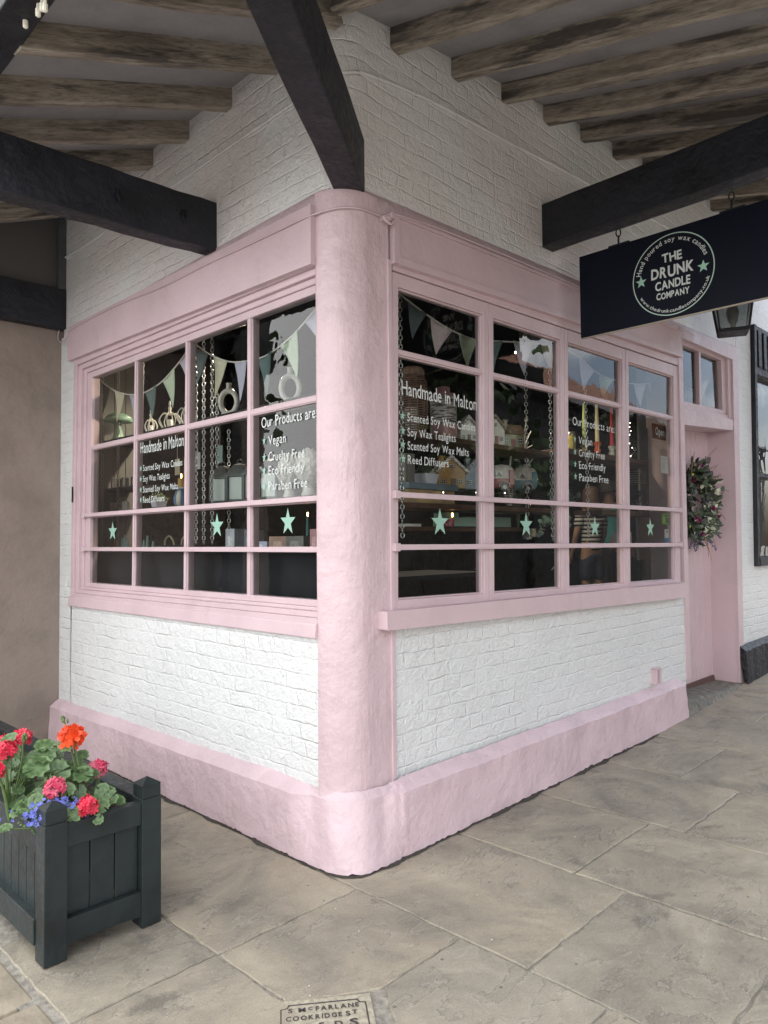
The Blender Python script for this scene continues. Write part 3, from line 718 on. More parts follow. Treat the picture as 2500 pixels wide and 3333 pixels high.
bm = MB(); beam(bm, (1.715, .03, 3.166), (1.715, EY-.05, 3.206), .12, .262); bm.build('tie_beam', M_BLACK, can, bevel=.006)
bm = MB(); beam(bm, (EX-.055, 3.0, zl(EX)+.005), (EX-.055, hip(EX), zl(EX)+.005), .12, .21); bm.build('eaves_beam', M_BLACK, can, bevel=.006)
bm = MB(); beam(bm, (EX, EY, 3.0), (5.6, EY, 3.3), .12, .2)
bm.build('eaves_beam', M_BLACK, can, bevel=.006)
for (x, y) in ((EX-.055, 2.9), (5.2, EY), (1.7, EY)):
    bm = MB(); bm.box(x-.06, x+.06, y-.06, y+.06, -.13, 3.15); bm.build('post', M_BLACK, can, bevel=.008)
# painted-over iron staples on the beams
for p in ((-.55, .978, 3.07), (-.20, .978, 3.08)):
    hk = MB(); hk.tube([Vector(p)+Vector((0, -.0, .04)), Vector(p)+Vector((-.01, -.012, .0)), Vector(p)+Vector((.0, -.014, -.03)), Vector(p)+Vector((.012, -.012, 0)), Vector(p)+Vector((.012, 0, .04))], .004, 6); hk.build('staple', M_BLACK, can)

# ================================================================== NEIGHBOURS
nb = thing('neighbouring_building', 'brown rendered building with a black beam adjoining the white pier', 'building')
w_ = MB(); w_.box(-1.70, .12, 3.03, 3.20, -.13, 2.99); w_.build('wall', M_RENDER, nb)
w_ = MB(); beam(w_, (.0, 2.985, 2.952), (-1.75, 2.985, 2.93), .09, .285); w_.build('beam', M_BLACK, nb, bevel=.005)
def mesh_mat():
    m, t, b = node_mat('dark_netting'); v = objcoord(t)
    br = N(t, 'ShaderNodeTexChecker'); br.inputs['Scale'].default_value = 160; L(t, v, br.inputs[0]); br.inputs[1].default_value = (.06, .058, .06, 1); br.inputs[2].default_value = (.13, .125, .12, 1)
    n_ = noise_tex(t, v, 3, 4); c = mixc(t, n_, br.outputs[0], (.10, .094, .09)); L(t, c, b.inputs['Base Color']); b.inputs['Roughness'].default_value = .8; return m
w_ = MB(); w_.box(-1.72, -.015, 3.0, 3.03, 3.2, 4.0); w_.build('netting', mesh_mat(), nb)
w_ = MB(); w_.box(-.055, -.002, 2.95, 3.0, 3.24, 3.76); w_.build('batten', plain('grey_batten', (.075, .08, .085), .7, nscale=14), nb)
w_ = MB(); w_.box(-1.7, .0, 3.2, 8, -.13, 6.0); w_.build('wall', M_RENDER, nb)

ns = thing('neighbouring_shop', 'neighbouring shopfront with a black window frame and black plinth beyond the pink door', 'shopfront')
w_ = MB(); w_.prism([(5.275, 1.12), (5.335, 1.12), (5.43, 3.46), (5.37, 3.46)], -.04, .1, 'y'); w_.prism([(5.33, 1.12), (7.4, 1.12), (7.4, 1.20), (5.33, 1.20)], -.045, .1, 'y')
w_.prism([(5.40, 2.98), (7.4, 3.05), (7.4, 3.5), (5.43, 3.46)], -.03, .1, 'y'); w_.prism([(5.34, 1.98), (7.4, 2.0), (7.4, 2.04), (5.34, 2.02)], -.02, .1, 'y')
for k in range(8): w_.box(5.46+k*.16, 5.55+k*.16, -.045, -.03, 3.06, 3.42)
nwin = w_.build('window', M_BLACK, ns, bevel=.006)
w_ = MB(); w_.add([(5.33, .05, 1.15), (7.4, .05, 1.15), (7.4, .05, 3.0), (5.33, .05, 3.0)], [(0, 1, 2, 3)]); w_.build('glass', M_GLASS, nwin)
w_ = MB(); pr_ = []
for i in range(30):
    x = 4.80+i*.09; pr_.append((x, jit(.006), jit(.006)))
vs = []
for (x, e, f) in pr_: vs += [(x, -.075+e, zg(x)-.01), (x, -.065+e, .385+f+.02*(x-4.8)), (x, -.01, .42+.02*(x-4.8)), (x, .03, .42+.02*(x-4.8))]
w_.add(vs, [(i*4+k, i*4+4+k, i*4+5+k, i*4+1+k) for i in range(29) for k in range(3)]+[(0, 1, 2, 3)]); w_.build('plinth', paint('black_masonry_paint', (.012, .013, .018), .38, bumps=((18, .8), (60, .5)), dist=.012, var=.3), ns)
bl = MB(); bl.ball((5.78, .34, 1.62), .34, .12, .34, 18); tag(bl.build('cushion', plain('blue_fabric', (.02, .06, .32), .8, nscale=8, bumpst=.3)), 'round royal blue cushion behind the black framed window', 'cushion')
pf = thing('picture_frame', 'white framed print behind the upper pane of the black window', 'picture', (5.72, .30, 2.02))
q = MB(); q.box(-.22, .22, 0, .02, -.28, .22); q.build('frame', M_BEAD, pf); q = MB(); q.box(-.15, .15, -.004, 0, -.20, .15); q.build('print', plain('grey_print', (.2, .2, .21), .6, nscale=9, var=.6), pf)

# ================================================================== SIGN, LANTERN, WIRES
sg = thing('hanging_sign', 'navy hanging sign with white lettering in a mint ring, hung from a black beam', 'sign', (1.75, -.745, 2.83))
b_ = MB(); b_.box(0, .026, -.56, .555, -.243, .247); b_.build('panel', M_SIGN, sg, bevel=.003)
b_ = MB(); b_.box(.002, .024, -.56, .555, -.2465, -.2432); b_.build('edge_strip', plain('bare_wood_edge', (.45, .40, .33), .6), sg)
def sgn(cy=0.0, cz=0.0): return lambda uu, v: (-.0025, cy-uu, cz+v)
b_ = MB(); R1 = .2235; n_ = 64; vs = []
CYs, CZs = 0.0, -.004
for k in range(n_):
    a = 2*PI*k/n_
    for rr in (R1, R1-.0055): vs.append((-.0024, CYs-rr*math.cos(a), CZs+rr*math.sin(a)))
b_.add(vs, [(2*k, 2*((k+1) % n_), 2*((k+1) % n_)+1, 2*k+1) for k in range(n_)]); b_.build('ring', plain('mint_paint', (.46, .62, .55), .5), sg)
for s_, wd, cap, zc in (('THE', .108, .048, .070), ('DRUNK', .235, .060, -.012), ('CANDLE', .190, .046, -.076), ('COMPANY', .180, .035, -.128)):
    b_ = MB(); text(b_, s_, sgn(wd/2, zc), wd, cap, .05, .030, .08); b_.build('lettering', M_LET, sg)
def arc_text(s, rr, a0, a1, h, inward):
    mb = MB(); tot = 0; it = []
    for ch in s:
        if ch == ' ': tot += .36; continue
        vs, fs, a, b = glyph(ch, .012); it.append((ch, tot, a, b)); tot += b-a+.10
    sc = h/.72; L_ = tot-.10
    for ch, x0, a, b in it:
        vs, fs, _, _ = glyph(ch, .012); xm = x0+(b-a)/2; an = lerp(a0, a1, xm/L_); ws = abs(a1-a0)*rr/L_
        P_ = []
        for (px, py) in vs:
            lx = (px-(a+b)/2)*ws; ly = py*sc
            if not inward: rad = rr+ly; q_ = (rad*math.cos(an)+lx*math.sin(an), rad*math.sin(an)-lx*math.cos(an))
            else: rad = rr-ly; q_ = (rad*math.cos(an)-lx*math.sin(an), rad*math.sin(an)+lx*math.cos(an))
            P_.append((-.0025, CYs-q_[0], CZs+q_[1]))
        mb.add(P_, fs)
    return mb
arc_text('Hand poured soy wax candles', .180, math.radians(170), math.radians(18), .027, False).build('lettering', M_LET, sg)
arc_text('www.thedrunkcandlecompany.co.uk', .206, math.radians(207), math.radians(343), .019, True).build('lettering', M_LET, sg)
for yy in (.175, -.165):
    b_ = MB(); star(b_, sgn(yy, -.006), .062, .062, 0, .42); b_.build('star', plain('mint_paint', (.34, .58, .47), .5) if yy > 0 else bpy.data.materials['mint_paint.001'], sg)
def link_chain(mb, p, length, ll=.034, wire=.0032, wid=.010, seg=8, n=5):
    """vertical chain of oval links downwards from p"""
    z = 0; k = 0
    while z < length:
        pts = []
        for i in range(seg):
            a = 2*PI*i/seg; lx = wid*math.cos(a); lz = (ll*.5-wid*.3)*math.sin(a)*1.0
            tw = .6 if k % 2 else .6+PI/2
            pts.append((p[0]+lx*math.cos(tw), p[1]+lx*math.sin(tw), p[2]-z-ll*.42+lz))
        mb.tube(pts, wire, n, closed=True); z += ll*.74; k += 1
for yy in (.31, -.31):
    b_ = MB(); b_.box(.004, .022, yy-.065, yy+.06, .247, .257); b_.build('bracket', M_STEEL, sg)
    b_ = MB(); link_chain(b_, (.012, yy, .345), .07, .055, .004, .013, 12, 6); b_.tube([(.012, yy, .255), (.012, yy, .285)], .006); b_.build('chain_link', M_STEEL, sg)
# wall lantern
ln = thing('wall_lantern', 'black tapering glass wall lantern above the pink door beside the hanging sign', 'lantern', (4.03, -.29, 3.06), .42)
q = MB(); HB, HT, HH = .105, .145, .30
cn = [(-1, -1), (1, -1), (1, 1), (-1, 1)]
for sx_, sy_ in cn: q.tube([(sx_*HB, sy_*HB, 0), (sx_*HT, sy_*HT, HH)], .009, 6)
for h_, k_ in ((HB, .0), (HT, HH)):
    for i in range(4):
        a, b = cn[i], cn[(i+1) % 4]; q.tube([(a[0]*h_, a[1]*h_, k_), (b[0]*h_, b[1]*h_, k_)], .011, 6)
q.box(-HB, HB, -HB, HB, -.016, -.004); q.lathe((0, 0, HH), [(HT*1.5, 0), (HT*1.42, .012), (.06, .13), (.055, .17), (.02, .18)], 4, rot=PI/4); q.box(-.012, .012, 0, .45, HH+.14, HH+.165); q.box(-.04, .04, .40, .42, HH-.1, HH+.2)
q.build('frame', M_BLACK, ln)
q = MB(); q.prism([(-HB, -HB), (HB, -HB), (HB, HB), (-HB, HB)], .004, .005, 'z')
q.add([(sx_*(HB-.004), sy_*(HB-.004), .004) for sx_, sy_ in cn]+[(sx_*(HT-.004), sy_*(HT-.004), HH) for sx_, sy_ in cn], [(i, (i+1) % 4, 4+(i+1) % 4, 4+i) for i in range(4)])
q.build('glass', glass_mat('lantern_glass', .15, (.42, .44, .43), .1), ln)
q = MB(); q.lathe((0, 0, 0), [(.02, .0), (.022, .06), (.035, .08), (.05, .16), (.035, .21), (.01, .22)], 12); q.build('bulb', plain('dusty_bulb', (.22, .22, .21), .3), ln)
# cables
def cable(name, pts, rad, mat, label, cat='cable'):
    q = MB(); q.tube(pts, rad, 6); return tag(q.build(name, mat), label, cat)
def smooth(pts, n=6):
    o = []
    P_ = [Vector(p) for p in pts]; P_ = [P_[0]*2-P_[1]]+P_+[P_[-1]*2-P_[-2]]
    for i in range(1, len(P_)-2):
        for k in range(n):
            t = k/n; a, b, c, d_ = P_[i-1], P_[i], P_[i+1], P_[i+2]
            o.append(.5*((2*b)+(c-a)*t+(2*a-5*b+4*c-d_)*t*t+(3*b-a-3*c+d_)*t**3))
    o.append(P_[-2]); return o
cable('cable', smooth([(-.006, 2.955, 3.48), (-.007, 2.5, 3.466), (-.008, 2.17, 3.472), (-.007, 1.5, 3.466), (-.007, .84, 3.473), (-.007, .3, 3.475), (.004, .06, 3.49), (.05, .002, 3.507), (.2, -.007, 3.556), (.63, -.008, 3.619), (1.32, -.008, 3.674), (1.71, -.007, 3.712), (2.5, -.008, 3.77), (4.5, -.008, 3.9)]), .0085, M_WHITEU, 'white painted cable across the brick high under the rafters')
cable('cable', smooth([(-.02, 3.0, 2.99), (-.03, 3.02, 2.90), (-.04, 2.93, 2.845), (-.04, 2.85, 2.862), (-.038, 2.75, 2.905), (-.040, 2.1, 2.912), (-.040, 1.5, 2.885), (-.040, 1.0, 2.887), (-.040, .57, 2.879), (-.041, .21, 2.876), (-.022, .15, 2.882), (-.006, .10, 2.886), (.034, .034, 2.893), (.10, -.006, 2.899), (.16, -.015, 2.902), (.25, -.014, 2.905)]), .0048, M_PINK, 'thin pink painted cable along the fascia of the short window')
cable('cable', smooth([(.30, -.036, 2.93), (.6, -.040, 2.955), (1.2, -.040, 2.98), (2.0, -.040, 3.0), (3.2, -.04, 3.03), (3.6, -.04, 3.055), (3.9, -.03, 3.06)]), .004, M_PINK, 'thin pink painted cable along the fascia of the long window')
q = MB(); q.box(.245, .285, -.045, .0, 2.885, 2.905); q.tube(smooth([(.225, -.045, 2.89), (.25, -.045, 2.875), (.28, -.045, 2.87), (.305, -.045, 2.895)]), .008, 6); q.box(.285, .305, -.045, .0, 2.90, 2.93)
tag(q.build('hook_bracket', M_PINK, bevel=.004), 'stubby pink painted iron bracket near the top of the round post', 'bracket')
q = MB(); q.box(3.00, 3.02, -.045, .01, .345, .455); q.box(3.06, 3.08, -.045, .01, .345, .455); q.box(3.0, 3.08, -.045, .01, .445, .462); q.tube([(3.04, -.03, .45), (3.04, -.03, .40)], .006, 6)
tag(q.build('wall_bracket', M_PINK, bevel=.004), 'small pink hooped bracket on top of the long plinth', 'bracket')
# fairy lights hanging at the eaves
fy = thing('fairy_lights', 'bundle of unlit fairy lights with clear bulbs dangling from the eaves beam', 'lights', (-1.215, .30, 3.30))
q = MB()
ends = [(.16, .02), (-.05, -.10), (-.165, -.12), (-.225, -.135), (-.20, -.12), (.115, -.04)]
for k in range(5):
    q.tube(smooth([(jit(.02)-.03, -.30+i*.12, .12+jit(.035)) for i in range(7)], 4), .004, 5)
for (dy, dz) in ends: q.tube(smooth([(-.03, dy+jit(.06)+.02, .12), (-.03+jit(.01), dy+jit(.03), (.12+dz)/2), (-.02, dy, dz+.03)], 4), .0035, 5)
q.build('wire', plain('clear_wire', (.32, .34, .33), .35), fy)
for (dy, dz) in ends:
    q = MB(); q.lathe((-.02, dy, dz), [(.004, .03), (.006, .028), (.006, .012), (.0095, .010), (.009, -.012), (.004, -.016)][::-1], 8); q.build('bulb', plain('clear_bulb', (.75, .73, .62), .15) if 'clear_bulb' not in bpy.data.materials else bpy.data.materials['clear_bulb'], fy)

# lettered plate stone set in the flags
ps = thing('plate_stone', 'square stone let into the flags with cut black lettering S McFarlane', 'plate', (-.648, -.606, .0), math.radians(-37.5))
q = MB(); q.box(-.148, .148, -.30, .02, -.012, -.0005); q.build('stone', plain('pale_plate_stone', (.37, .335, .26), .8, nscale=60, var=.28, bumpst=.35), ps, bevel=.002)
M_CUT = plain('dark_letter_cut', (.05, .042, .045), .7)
def pln(cx, cy): return lambda uu, v: (cx+uu, cy+v, .0012)
for s_, wd, cap, y_ in (('S M', .052, .020, -.042), ('C', .013, .014, -.036), ('FARLANE', .130, .020, -.042), ('COOKRIDGE', .165, .020, -.079), ('S', .014, .021, -.079), ('T', .017, .018, -.073), ('L  E  E  D', .16, .022, -.120), ('S', .026, .030, -.124)):
    x_ = {'S M': -.105, 'C': -.045, 'FARLANE': -.023, 'COOKRIDGE': -.112, 'L  E  E  D': -.108}.get(s_)
    if x_ is None: x_ = {.014: .064, .017: .083, .026: .072}[wd]
    b_ = MB(); text(b_, s_, pln(x_, y_), wd, cap, 0, .028, .20); b_.build('lettering', M_CUT, ps)
b_ = MB()
lp = [(-.105, -.008), (.108, -.008)]
def stripe(a, c, w=.004):
    a, c = Vector(a), Vector(c); t_ = (c-a).normalized(); n_ = Vector((-t_.y, t_.x))*w/2; a -= t_*w/2; c += t_*w/2
    b_.add([(a.x-n_.x, a.y-n_.y, .0008), (c.x-n_.x, c.y-n_.y, .0008), (c.x+n_.x, c.y+n_.y, .0008), (a.x+n_.x, a.y+n_.y, .0008)], [(0, 1, 2, 3)])
cor = [(-.102, -.006), (-.108, -.020), (-.126, -.024), (-.126, -.25), (-.108, -.254), (-.102, -.268), (.104, -.268), (.110, -.254), (.128, -.25), (.128, -.024), (.110, -.020), (.104, -.006)]
for i in range(12): stripe(cor[i], cor[(i+1) % 12])
b_.build('border', M_CUT, ps)
# a few crumbs of blossom on the flags
for (x, y) in ((-.63, -.52), (-.66, -.56), (-.30, -.40), (.2, -.55), (-.02, -.78), (-.25, -.22), (.95, -.55)):
    q = MB(); q.ball((0, 0, 0), .004, .0026, .0015, 6); tag(q.build('petal', M_LET, loc=(x, y, zg(x)+.003), rot=(0, 0, rnd.random()*3)), 'tiny white petal fallen on the stone flags', 'petal', 'white petals on the pavement')

# ================================================================== PLANTER AND FLOWERS
pt = thing('planter_box', 'dark green wooden planter with capped corner posts filled with geraniums', 'planter', (-.965, .18, 0))
def post(x, y):
    q = MB(); q.box(x, x+.076, y, y+.076, .004, .462); q.box(x+.0015, x+.0745, y+.0015, y+.0745, .466, .512); q.box(x+.003, x+.073, y+.003, y+.073, .462, .466)
    c = (x+.038, y+.038, .534); a = [(x-.001, y-.001, .510), (x+.077, y-.001, .510), (x+.077, y+.077, .510), (x-.001, y+.077, .510)]
    q.add(a+[c], [(0, 1, 4), (1, 2, 4), (2, 3, 4), (3, 0, 4), (3, 2, 1, 0)]); q.build('post', M_GREEN, pt, bevel=.002)
LY = 1.85
for x in (-.21, .134):
    for y in (0, LY): post(x, y)
for y in (.006, LY+.030):
    q = MB(); q.box(-.134, .134, y, y+.04, .372, .452); q.build('rail', M_GREEN, pt, bevel=.003)
    q = MB(); q.prism([(-.134, .045), (-.06, .052), (.06, .052), (.134, .045), (.134, .135), (-.134, .135)], y, y+.04, 'y'); q.build('rail', M_GREEN, pt, bevel=.003)
    q = MB(); boards(q, -.134, .134, y+.024, y+.034, .135, .372, 'x', .0895); q.build('panel', M_GREEN, pt, bevel=.0025)
for x in (-.204, .164):
    q = MB(); q.box(x, x+.04, .076, LY, .350, .430); q.build('rail', M_GREEN, pt, bevel=.003)
    q = MB(); q.box(x-.012, x+.04, .076, LY, .052, .140); q.build('rail', M_GREEN, pt, bevel=.003)
    q = MB(); boards(q, x+.018, x+.028, .076, LY, .135, .36, 'y', .075); q.build('panel', M_GREEN, pt, bevel=.0025)
    q = MB(); q.box(x-.004, x+.062, .07, LY, .430, .446); q.build('rim', M_GREEN, pt, bevel=.003)
q = MB(); gx, gy = 22, 40; vs = []
for j in range(gy+1):
    for i in range(gx+1):
        x = lerp(-.19, .19, i/gx); y = lerp(.03, LY, j/gy); vs.append((x, y, .405+noise.noise(Vector((x*22, y*22, 1)))*.014+noise.noise(Vector((x*60, y*60, 1)))*.007))
q.add(vs, [(j*(gx+1)+i, j*(gx+1)+i+1, (j+1)*(gx+1)+i+1, (j+1)*(gx+1)+i) for j in range(gy) for i in range(gx)])
q.build('soil', plain('dark_compost', (.035, .024, .017), .95, nscale=90, var=.6, bumpst=1.0), pt)

def leaf_mat():
    m, t, b = node_mat('geranium_leaf')
    at = N(t, 'ShaderNodeAttribute', attribute_name='leaf_r'); sx_ = N(t, 'ShaderNodeSeparateColor'); L(t, at.outputs['Color'], sx_.inputs[0])
    c = ramp(t, sx_.outputs[0], [(0, (.16, .23, .09)), (.35, (.07, .14, .045)), (.62, (.045, .095, .035)), (.80, (.095, .175, .06)), (1, (.12, .20, .075))])
    c = mixc(t, math_(t, 'MULTIPLY', sx_.outputs[1], .6), c, (.045, .085, .04))
    n_ = noise_tex(t, objcoord(t), 70, 3); c = mixc(t, math_(t, 'MULTIPLY', n_, .3), c, (.12, .18, .07))
    L(t, c, b.inputs['Base Color']); b.inputs['Roughness'].default_value = .5; b.inputs['Subsurface Weight'].default_value = 0
    bump(t, b, n_, .3, .004); return m
M_LEAF = leaf_mat(); M_STEM = plain('green_stem', (.10, .16, .05), .5, nscale=30)
def geranium_leaf(mb, cols, c, nrm, rad, ang):
    """round scalloped leaf, cupped, with a notch where the stalk joins"""
    nrm = Vector(nrm).normalized(); a1 = nrm.orthogonal().normalized(); a2 = nrm.cross(a1); ca, sa = math.cos(ang), math.sin(ang)
    e1 = a1*ca+a2*sa; e2 = -a1*sa+a2*ca; n = 28; rings = (.34, .64, .84, 1.0); shade = rnd.random(); vs = [Vector(c)]; rr = [0]
    for f in rings:
        for k in range(n):
            th_ = lerp(.13, 2*PI-.13, k/(n-1)); sc_ = 1+(.075*math.cos(th_*9)+.03*math.sin(th_*4+shade*6))*f
            fold = .16*math.cos(th_*9+PI)*f*f*.35+.10*f*f+.05*math.sin(th_*2+shade*9)*f
            vs.append(Vector(c)+(e1*math.cos(th_)+e2*math.sin(th_))*rad*f*sc_+nrm*rad*fold*1.5); rr.append(f)
    fs = [(0, 1+k, 2+k) for k in range(n-1)]
    for j in range(3): fs += [(1+j*n+k, 1+(j+1)*n+k, 2+(j+1)*n+k, 2+j*n+k) for k in range(n-1)]
    mb.add(vs, fs, 0, True); cols += [(q_, shade, 0, 1) for q_ in rr]
def colorize(o, cols, name='leaf_r'):
    ca_ = o.data.color_attributes.new(name, 'FLOAT_COLOR', 'POINT')
    for i, c in enumerate(cols): ca_.data[i].color = c
def petal_mat(name, c1, c2):
    m, t, b = node_mat(name); at = N(t, 'ShaderNodeAttribute', attribute_name='leaf_r'); sx_ = N(t, 'ShaderNodeSeparateColor'); L(t, at.outputs['Color'], sx_.inputs[0])
    c = mixc(t, sx_.outputs[1], c1, c2); c = mixc(t, ramp(t, sx_.outputs[0], [(.75, (0,)*3), (1, (.55,)*3)]), c, tuple(min(1, x*1.3+.06) for x in c2)); L(t, c, b.inputs['Base Color']); b.inputs['Roughness'].default_value = .6; return m
def flower_head(mb, cols, c, R, nfl=34, pr=.42):
    c = Vector(c)
    for k in range(nfl):
        z = 1-1.55*(k+.5)/nfl; ph = k*2.39996; s_ = math.sqrt(max(0, 1-z*z)); dr_ = Vector((s_*math.cos(ph), s_*math.sin(ph), z)); dr_ = (dr_+Vector((jit(.18), jit(.18), jit(.18)))).normalized()
        p = c+dr_*R*rnd.uniform(.78, 1.02); n_ = (dr_+Vector((jit(.45), jit(.45), jit(.45)))).normalized(); a1 = n_.orthogonal().normalized(); a2 = n_.cross(a1); tone = rnd.random(); o0 = rnd.random()*6
        for q_ in range(6):
            an = o0+q_*2*PI/6; e = a1*math.cos(an)+a2*math.sin(an); f = n_.cross(e); l_ = R*pr*rnd.uniform(.85, 1.15); cu = rnd.uniform(.15, .5)
            vs = [p, p+e*l_*.55+f*l_*.30+n_*l_*cu*.2, p+e*l_*.95+f*l_*.24+n_*l_*cu*.75, p+e*l_*1.02+n_*l_*cu*.6, p+e*l_*.95-f*l_*.24+n_*l_*cu*.75, p+e*l_*.55-f*l_*.30+n_*l_*cu*.2]
            mb.add(vs, [(0, 1, 2, 3), (0, 3, 4, 5)], 0, True); cols += [(0, tone, 0, 1)]+[(.5, tone, 0, 1), (.95, tone, 0, 1), (1, tone, 0, 1), (.95, tone, 0, 1), (.5, tone, 0, 1)]
M_RED = petal_mat('crimson_petal', (.62, .008, .045), (.72, .06, .10)); M_REDP = petal_mat('pink_red_petal', (.62, .012, .09), (.80, .22, .30)); M_ORANGE = petal_mat('orange_petal', (.78, .045, .006), (.82, .085, .010))
def geranium(label, base, heads, leaves, mat, buds=()):
    t_ = thing('geranium', label, 'flower', base, 0, 'geraniums in the planter box'); B_ = Vector(base)
    st = MB(); lf = MB(); lc = []
    for (hx, hy, hz, R, m_) in heads:
        h = Vector((hx, hy, hz))-B_; mid = h*.5+Vector((jit(.02), jit(.02), .02)); st.tube(smooth([(0, 0, 0), mid, h], 5), [.0065]*6+[.004]*5, 6)
        fm = MB(); fc = []; flower_head(fm, fc, h, R, 34 if m_ is not M_ORANGE else 16, .46 if m_ is not M_ORANGE else .85); o_ = fm.build('flower_head', m_, t_); colorize(o_, fc)
    for (lx, ly, lz, rd) in leaves:
        c = Vector((lx, ly, lz))-B_; nrm = Vector((c.x*1.8-.25+jit(.4), c.y*1.8-.45+jit(.4), .65+jit(.25))); geranium_leaf(lf, lc, c, nrm, rd*.86, rnd.random()*6.28)
        st.tube(smooth([(c.x*.15, c.y*.15, max(0, c.z*.3)), (c.x*.6+jit(.01), c.y*.6, c.z*.75), c], 3), .0025, 5)
    for (bx_, by_, bz_) in buds:
        b = Vector((bx_, by_, bz_))-B_; st.tube(smooth([(0, 0, .03), b*.6+Vector((.01, 0, .02)), b], 4), .0025, 5)
        for k in range(9): st.ball(b+Vector((jit(.013), jit(.013), jit(.012))), .0045, .0045, .009, 6)
    if lf.v: o_ = lf.build('leaves', M_LEAF, t_); colorize(o_, lc)
    st.build('stem', M_STEM, t_)
def lv(cx, cy, cz, n, s, sz, r0=.022, r1=.042): return [(cx+rnd.gauss(0, s), cy+rnd.gauss(0, s), cz+rnd.gauss(0, sz), rnd.uniform(r0, r1)) for _ in range(n)]
geranium('tall orange flowered geranium standing highest in the planter', (-.985, .36, .40), [(-.995, .40, .685, .034, M_ORANGE)], lv(-1.03, .42, .56, 18, .045, .05, .03, .048)+[(-1.07, .46, .655, .045), (-1.09, .42, .63, .05), (-1.12, .40, .60, .055), (-1.06, .37, .575, .052), (-.98, .34, .555, .042), (-.95, .42, .60, .03), (-.93, .38, .53, .034), (-1.0, .33, .50, .032), (-.955, .36, .475, .03)], M_ORANGE, [(-1.02, .42, .755)])
geranium('rosy pink and red geranium bloom in the middle of the planter', (-1.08, .34, .40), [(-1.085, .33, .535, .033, M_REDP)], lv(-1.10, .36, .47, 12, .045, .03)+[(-1.06, .30, .47, .036), (-1.14, .31, .45, .034)], M_REDP)
geranium('crimson pink geranium bloom leaning toward the pink wall', (-.90, .42, .40), [(-.885, .43, .535, .033, M_REDP)], lv(-.91, .41, .455, 5, .035, .02, .018, .03), M_REDP)
geranium('deep red geranium bloom hanging over the planter front edge', (-.94, .28, .40), [(-1.022, .205, .485, .032, M_RED)], [(-.955, .24, .495, .032), (-.92, .25, .475, .036), (-.895, .25, .462, .036), (-.93, .29, .50, .03), (-1.07, .215, .465, .036), (-.995, .18, .440, .022), (-.91, .28, .485, .03), (-.965, .21, .47, .03)], M_RED, [(-.905, .28, .475)])
geranium('red geranium with two blooms at the cropped end of the planter', (-1.17, .52, .40), [(-1.195, .50, .655, .033, M_RED), (-1.235, .47, .60, .028, M_RED)], lv(-1.14, .54, .55, 14, .05, .05, .024, .042), M_RED, [(-1.16, .42, .71), (-1.10, .36, .56)])
geranium('leafy red geranium further back in the planter', (-1.05, .85, .40), [(-1.10, .8, .60, .036, M_RED), (-.98, .95, .58, .034, M_RED)], lv(-1.05, .85, .50, 22, .08, .04), M_RED)
geranium('young geranium with small open leaves and a thin bud', (-1.10, .30, .40), [], lv(-1.13, .34, .43, 9, .05, .015, .018, .032), M_RED, [(-1.14, .36, .50)])
lb = thing('lobelia', 'trailing blue lobelia spilling along the planter front corner', 'flower', (-1.115, .262, .468))
q = MB(); gq = MB()
for k in range(190):
    x = rnd.gauss(0, .052); y = rnd.gauss(.005, .03); z = rnd.uniform(-.01, .045)-(.02 if y < -.03 else 0)-max(0, x-.03)*.2
    n_ = Vector((jit(.6), -.6+jit(.5), .6+jit(.4))).normalized(); a1 = n_.orthogonal().normalized(); a2 = n_.cross(a1); p = Vector((x, y, z)); o0 = rnd.random()*6; l_ = rnd.uniform(.006, .010)
    for i in range(5):
        an = o0+i*2*PI/5; e = a1*math.cos(an)+a2*math.sin(an); f = n_.cross(e); q.add([p, p+e*l_*.6+f*l_*.35, p+e*l_*1.1+n_*l_*.2, p+e*l_*.6-f*l_*.35], [(0, 1, 2, 3)])
for k in range(160):
    x = rnd.gauss(0, .06); y = rnd.gauss(.01, .035); z = rnd.uniform(-.025, .03); p = Vector((x, y, z)); a = rnd.random()*6; e = Vector((math.cos(a), math.sin(a), jit(.8))).normalized()*.012; f = e.orthogonal().normalized()*.003
    gq.add([p, p+e*.5+f, p+e, p+e*.5-f], [(0, 1, 2, 3)])
q.build('blossoms', plain('blue_petal', (.16, .19, .62), .6, nscale=60, var=.35), lb); gq.build('leaves', plain('small_leaf', (.07, .13, .035), .55, nscale=30, var=.3), lb)

# ================================================================== WREATH
wt = thing('door_wreath', 'dried flower wreath of lavender, leaves and grasses hung on the pink door', 'wreath', (4.26, .165, 1.71)); wt.scale = (1.03, 1.1, 1.0)
tw_ = MB()
for k in range(5):
    tw_.tube([((.235+.03*math.sin(a*5+k)+jit(.006))*math.cos(a), jit(.02), (.235+.03*math.sin(a*4+k*2)+jit(.006))*math.sin(a)) for a in [2*PI*i/36 for i in range(36)]], .006, 5, closed=True)
tw_.build('twig_ring', plain('brown_twig', (.05, .03, .02), .8, nscale=30), wt)
def leafq(mb, p, e, n_, l_, w_, fold=.2):
    e = e.normalized(); f = n_.cross(e).normalized(); mb.add([p, p+e*l_*.35+f*w_, p+e*l_*.75+f*w_*.8+n_*l_*fold*.5, p+e*l_+n_*l_*fold, p+e*l_*.75-f*w_*.8+n_*l_*fold*.5, p+e*l_*.35-f*w_], [(0, 1, 2, 3), (0, 3, 4, 5)], 0, True)
def ringpt(a=None, s=.045):
    a = rnd.random()*2*PI if a is None else a; R_ = .255+rnd.gauss(0, s*1.15); return a, Vector((R_*math.cos(a), -abs(rnd.gauss(.03, .03)), R_*math.sin(a)))
dk = MB(); wl_ = MB(); lav = MB(); lst = MB(); grs = MB(); mag = MB(); lim = MB()
